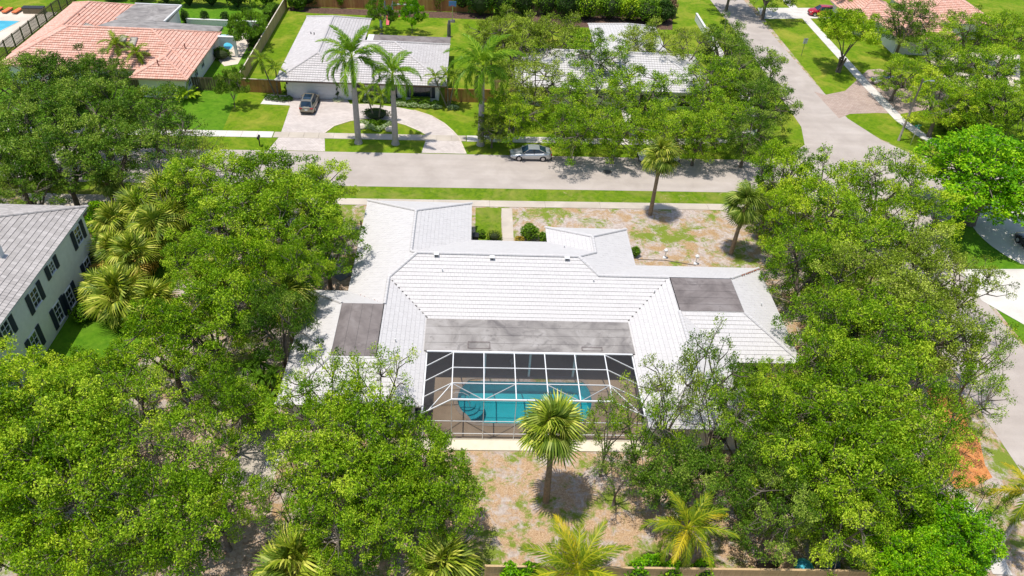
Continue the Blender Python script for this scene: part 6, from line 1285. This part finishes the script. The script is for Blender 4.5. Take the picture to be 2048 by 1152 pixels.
car('parked_suv', 'bronze SUV with dark glass roof parked on the paver driveway facing the garage', 'car', ((-20.79, 92.87)[0]-0.05, (-20.79, 92.87)[1]-0.1), R(90), 'suv', paint('bronze_paint', (0.30, 0.27, 0.20), 0.5, 0.3), z=0.03, roofglass=True)
car('parked_sedan', 'silver sedan parked along the far kerb in dappled oak shade', 'car', ((6.90, 81.14)[0], (6.90, 81.14)[1]+0.25), R(181.3), 'sedan', paint('silver_paint', (0.56, 0.58, 0.60), 0.6, 0.3))
car('parked_sedan', 'white sedan behind the lone cabbage palm on the street', 'car', ((19.92, 81.48)[0]+2.3, (19.92, 81.48)[1]+0.3), R(181.3), 'sedan', paint('white_paint', (0.72, 0.72, 0.72), 0.1, 0.3))
car('parked_suv', 'bright red SUV on the shaded driveway beyond the side street', 'car', ((58.83, 135.41)[0]+2.4, (58.83, 135.41)[1]+0.8), R(178), 'suv', paint('red_paint', (0.55, 0.012, 0.03), 0.2, 0.25), z=0.03)
car('parked_sedan', 'grey sedan on the brown paver driveway under the oak branches', 'car', ((58.80, 106.19)[0]+2.4, (58.80, 106.19)[1]+0.6), R(172), 'sedan', paint('grey_paint', (0.36, 0.34, 0.32), 0.5, 0.3), z=0.03)
car('parked_sedan', 'black sedan on the round driveway under the bright domed tree', 'car', ((58.26, 64.93)[0]+1.0, (58.26, 64.93)[1]), R(95), 'sedan', paint('black_paint', (0.02, 0.02, 0.025), 0.3, 0.25), z=0.04)

# ------------------------------------------------------------------ street furniture and small things
def textmesh(s, size):
    cu = bpy.data.curves.new('lettering', 'FONT'); cu.body = s; cu.size = size; cu.align_x = 'CENTER'; cu.align_y = 'CENTER'; cu.extrude = 0.002; cu.resolution_u = 2
    o = bpy.data.objects.new('lettering', cu); COL.objects.link(o); bpy.context.view_layer.update()
    me = bpy.data.meshes.new_from_object(o.evaluated_get(bpy.context.evaluated_depsgraph_get())); bpy.data.objects.remove(o); return me
p = (51.21, 116.56)
t = thing('speed_limit_sign', 'white speed limit 25 sign on a thin post in the side-street lawn', 'sign', (p[0], p[1], 0))
mb = MB(); mb.box((0, 0.02, 1.25), (0.06, 0.04, 2.5)); mb.build('post', plain('sign_post', (0.14, 0.17, 0.10), 0.7), t)
mb = MB(); mb.box((0, -0.02, 2.5), (0.66, 0.02, 0.84)); sg_ = mb.build('sign_plate', plain('sign_white', (0.72, 0.74, 0.76), 0.4, 0.03), t)
blk = M['black_trim']
for s, sz, z in (('SPEED', 0.17, 2.79), ('LIMIT', 0.17, 2.62), ('25', 0.42, 2.32)):
    me = textmesh(s, sz); me.materials.append(blk); link('lettering', me, sg_, (0, -0.033, z), (R(90), 0, 0))
mb = MB()
for dx, dz, sx, sz in ((0, 0.39, 0.60, 0.014), (0, -0.39, 0.60, 0.014), (-0.30, 0, 0.014, 0.78), (0.30, 0, 0.014, 0.78)): mb.box((dx, -0.032, 2.5+dz), (sx, 0.004, sz))
mb.build('border', blk, sg_)
p = (56.09, 87.77)
t = thing('street_name_sign', 'green street-name sign on a pale post at the junction', 'sign', (p[0], p[1], 0), R(12))
mb = MB(); mb.tube([(0, 0, 0), (0, 0, 3.0)], 0.035, 8); mb.build('post', M['rim'], t)
gm_ = plain('sign_green', (0.015, 0.24, 0.16), 0.4, 0.05)
for z, rz in ((2.80, 0), (2.58, R(90))):
    mb = MB(); mb.box((0, 0, z), (0.95, 0.02, 0.20), rz); mb.build('name_blade', gm_, t)
p = (55.12, 89.05)
t = thing('utility_pole', 'tall grey wooden utility pole on the corner lawn', 'utility pole', (p[0], p[1], 0))
mb = MB(); mb.tube([(0, 0, 0), (0.02, 0, 4), (0, 0, 8.4)], [0.17, 0.14, 0.11], 10); mb.build('pole', plain('grey_timber', (0.27, 0.24, 0.19), 0.9, 0.2, 5), t, smooth=True)
mb = MB(); mb.tube([(0, 0, 7.9), (0.6, 0.0, 8.2), (1.1, 0, 8.25)], 0.03, 6); mb.build('bracket', M['rim'], t)
mb = MB(); mb.box((1.25, 0, 8.22), (0.55, 0.22, 0.12), taper=0.8); mb.build('lamp_head', M['rim'], t)
p = (-24.80, 82.21)
t = thing('mailbox', 'black mailbox on a post in the verge by the driveway', 'mailbox', (p[0], p[1], 0))
mb = MB(); mb.box((0, 0, 0.55), (0.11, 0.11, 1.1)); mb.box((0, -0.1, 1.02), (0.08, 0.5, 0.07)); mb.build('post', blk, t)
mb = MB(); P = []
for y in (-0.38, 0.3):
    P += [(-0.12, y, 1.06), (0.12, y, 1.06), (0.12, y, 1.24), (0.08, y, 1.31), (0, y, 1.34), (-0.08, y, 1.31), (-0.12, y, 1.24)]
mb.add(P, [(i, (i+1) % 7, 7+(i+1) % 7, 7+i) for i in range(7)]+[(6, 5, 4, 3, 2, 1, 0), (7, 8, 9, 10, 11, 12, 13)]); mb.build('box', blk, t)
mb = MB(); mb.lathe([(0.01, 1.34), (0.05, 1.38), (0.01, 1.5)], 8); mb.build('finial', blk, t)
t = thing('wheelie_bin', 'black wheelie bin in the nook beside the garage wing', 'bin', (0.52, 63.6, 0))
mb = MB(); mb.box((0, 0, 0.52), (0.58, 0.7, 0.94)); mb.build('body', blk, t); mb = MB(); mb.box((0, 0, 1.03), (0.64, 0.78, 0.07)); mb.build('lid', blk, t)
for s in (-1, 1): mb = MB(); mb.tube([(s*0.24-0.03, 0.3, 0.1), (s*0.24+0.03, 0.3, 0.1)], 0.1, 10); mb.build('wheel', M['tyre'], t)
def lantern(label, p):
    t = thing('garden_lantern', label, 'garden lamp', (p[0], p[1], 0), 0, 'white garden lanterns on the front yard')
    mb = MB(); mb.tube([(0, 0, 0), (0, 0, 0.75)], 0.04, 8); mb.build('post', M['alu'], t); mb = MB(); mb.lathe([(0.10, 0.72), (0.2, 0.85), (0.2, 1.0), (0.08, 1.12)], 10); mb.build('globe', M['alu'], t)
    mb = MB(); mb.lathe([(0.22, 0), (0.2, 0.12), (0.08, 0.2)], 10); mb.build('base', M['alu'], t)
lantern('small white garden lantern on the sandy front yard', (19.39, 61.92)); lantern('small white garden lantern on the sandy front yard', (22.33, 61.04))
mb = MB(); q = [(16.61, 61.55), (17.86, 61.52), (19.31, 61.50), (20.80, 61.14), (22.28, 60.79)]; mb.tube([(a, b_, 0.04) for a, b_ in q], 0.035, 5); tag(mb.build('garden_hose', M['bark_pale']), 'pale hose lying between the white garden lanterns', 'hose')
p = (-14.41, 119.00)
t = thing('closed_parasol', 'closed blue-grey patio parasol behind the garage house', 'parasol', (p[0], p[1], 0))
mb = MB(); mb.tube([(0, 0, 0), (0, 0, 2.9)], 0.03, 6); mb.build('pole', M['rim'], t)
mb = MB(); mb.lathe([(0.16, 0.9), (0.24, 1.1), (0.17, 2.0), (0.06, 2.85), (0.02, 2.95)], 10); mb.build('canopy', plain('blue_grey_cloth', (0.24, 0.30, 0.42), 0.9), t)
mb = MB(); mb.lathe([(0.32, 0), (0.32, 0.08), (0.06, 0.14)], 14); mb.build('base', M['under'], t)
p = (-13.84, 125.20)
t = thing('play_tower', 'blue-grey play tower with white swing beam on the back lawn', 'play set', (p[0], p[1], 0))
bl = plain('blue_grey_paint', (0.22, 0.30, 0.40), 0.6); wt = M['alu']
for a in (-0.6, 0.6):
    for b_ in (-0.6, 0.6): mb = MB(); mb.box((a, b_, 1.4), (0.1, 0.1, 2.8)); mb.build('post', bl, t)
mb = MB(); mb.box((0, 0, 1.3), (1.35, 1.35, 0.08)); mb.build('platform', bl, t)
for sg in (-1, 1): mb = MB(); mb.box((0, sg*0.65, 1.7), (1.3, 0.05, 0.6)); mb.build('side_panel', bl, t)
mb = MB(); mb.bar((0.6, 0.2, 2.5), (4.2, 0.2, 2.5), 0.12, 0.14); mb.build('swing_beam', wt, t)
for sg in (-0.7, 0.7): mb = MB(); mb.bar((4.2, 0.2, 2.5), (4.25, 0.2+sg, 0), 0.09, 0.09); mb.build('beam_leg', wt, t)
for x in (1.5, 2.9):
    mb = MB(); mb.tube([(x-0.2, 0.2, 2.45), (x-0.2, 0.2, 0.55)], 0.012, 4); mb.tube([(x+0.2, 0.2, 2.45), (x+0.2, 0.2, 0.55)], 0.012, 4); mb.box((x, 0.2, 0.53), (0.46, 0.2, 0.05)); stuff(mb.build('swing', plain('swing_red', (0.6, 0.03, 0.06), 0.5), t))
mb = MB(); mb.add([(0.25, -0.6, 1.3), (-0.25, -0.6, 1.3), (-0.25, -2.6, 0.15), (0.25, -2.6, 0.15)], [(0, 1, 2, 3)]); mb.add([(0.25, -0.6, 1.5), (0.25, -0.6, 1.3), (0.25, -2.6, 0.15), (0.25, -2.6, 0.35)], [(0, 1, 2, 3)]); mb.add([(-0.25, -0.6, 1.5), (-0.25, -0.6, 1.3), (-0.25, -2.6, 0.15), (-0.25, -2.6, 0.35)], [(0, 1, 2, 3)]); stuff(mb.build('slide', plain('slide_red', (0.6, 0.03, 0.06), 0.4), t))
p = (-3.65, 125.47)
t = thing('basketball_hoop', 'portable basketball hoop with blue board on the back lawn edge', 'basketball hoop', (p[0], p[1], 0))
mb = MB(); mb.tube([(0, 0, 0), (0, 0, 2.9)], 0.06, 8); mb.build('pole', M['rim'], t); mb = MB(); mb.box((0, -0.2, 3.0), (1.2, 0.05, 0.8)); mb.build('backboard', plain('hoop_blue', (0.10, 0.22, 0.5), 0.4), t)
mb = MB(); mb.tube([(0.23*math.cos(a*0.4), -0.5+0.23*math.sin(a*0.4), 2.75) for a in range(17)], 0.015, 5); mb.build('ring', M['red_lamp'], t); mb = MB(); mb.box((0, 0.2, 0.12), (0.8, 1.0, 0.24), taper=0.8); mb.build('base', M['under'], t)
p = (-3.99, 118.87)
t = thing('outdoor_shower', 'dark tapered post cover standing at the end of the black pool fence', 'post', (p[0], p[1], 0))
mb = MB(); mb.lathe([(0.26, 0), (0.3, 0.6), (0.26, 2.0), (0.12, 2.6), (0.04, 2.7)], 10); mb.build('cover', M['under'], t); mb = MB(); mb.lathe([(0.4, 0), (0.38, 0.1)], 12); mb.build('base', M['joint'], t)
# things under the south-east oaks by the board fence
t = thing('picnic_bench', 'black bench standing against the board fence', 'bench', (*(19.78, 27.76), 0))
mb = MB(); mb.box((0, 0, 0.45), (1.4, 0.42, 0.06)); mb.build('seat', blk, t); mb = MB(); mb.box((0, -0.2, 0.75), (1.4, 0.05, 0.5)); mb.build('backrest', blk, t)
for x in (-0.6, 0.6):
    for y in (-0.16, 0.16): mb = MB(); mb.box((x, y, 0.21), (0.06, 0.06, 0.42)); mb.build('leg', blk, t)
t = thing('paddling_pool', 'round teal and blue paddling pool by the board fence', 'paddling pool', (*(22.29, 27.77), 0))
mb = MB(); mb.lathe([(0.55, 0), (0.62, 0.1), (0.62, 0.2), (0.55, 0.26), (0.48, 0.2), (0.46, 0.06)], 20); mb.build('ring', plain('teal_vinyl', (0.08, 0.45, 0.34), 0.4, 0.3, 6), t); mb = MB(); mb.lathe([(0.46, 0.10), (0.46, 0.12)], 16); mb.build('water', M['pool_far'], t)
t = thing('covered_grill', 'dark blue covered grill in the shade by the board fence', 'grill', (*(23.92, 27.81), 0))
mb = MB(); mb.lathe([(0.75, 0), (0.7, 0.4), (0.6, 0.8), (0.4, 1.0), (0.1, 1.06)], 12); mb.build('cover', plain('navy_cover', (0.03, 0.07, 0.13), 0.7, 0.3), t); mb = MB(); mb.lathe([(0.6, 0), (0.6, 0.05)], 12); mb.build('base', blk, t)
t = thing('garden_table', 'round grey garden table under the south-east oaks', 'table', (*(26.14, 28.92), 0))
mb = MB(); mb.lathe([(0.6, 0.70), (0.62, 0.74), (0.6, 0.77)], 20); mb.build('table_top', plain('grey_top', (0.38, 0.40, 0.42), 0.5), t); mb = MB(); mb.tube([(0, 0, 0.03), (0, 0, 0.70)], 0.05, 8); mb.build('stem', M['rim'], t); mb = MB(); mb.lathe([(0.3, 0), (0.28, 0.05), (0.06, 0.08)], 12); mb.build('foot', M['rim'], t)
tb = thing('white_chair', 'white plastic chair among the south-east oak trunks', 'chair', (*(26.75, 32.21), 0), 0.5)
mb = MB(); mb.box((0, 0, 0.43), (0.5, 0.5, 0.05)); mb.build('seat', M['alu'], tb); mb = MB(); mb.box((0, 0.25, 0.7), (0.5, 0.05, 0.5)); mb.build('backrest', M['alu'], tb)
for x in (-0.21, 0.21):
    for y in (-0.21, 0.21): mb = MB(); mb.box((x, y, 0.2), (0.05, 0.05, 0.41)); mb.build('leg', M['alu'], tb)
p = (-13.72, 35.99)
mb = MB(); mb.box((0, 0, 0.05), (1.0, 0.28, 0.06), R(22)); mb.box((0.03, 0.02, 0.09), (0.9, 0.16, 0.02), R(22)); tag(mb.build('loose_board', M['fascia'], None, loc=(p[0], p[1], 0.0)), 'white board lying on the sand beside the concrete side pad', 'board')
p = (-12.88, 33.96)
mb = MB(); mb.tube([(0, 0, 0), (0.01, 0, 0.5), (0, 0.02, 0.9)], [0.05, 0.045, 0.04], 7); tag(mb.build('short_stake', M['wood_red'], None, loc=(p[0], p[1], 0)), 'short rusty stake in the sand near the side pad', 'stake')
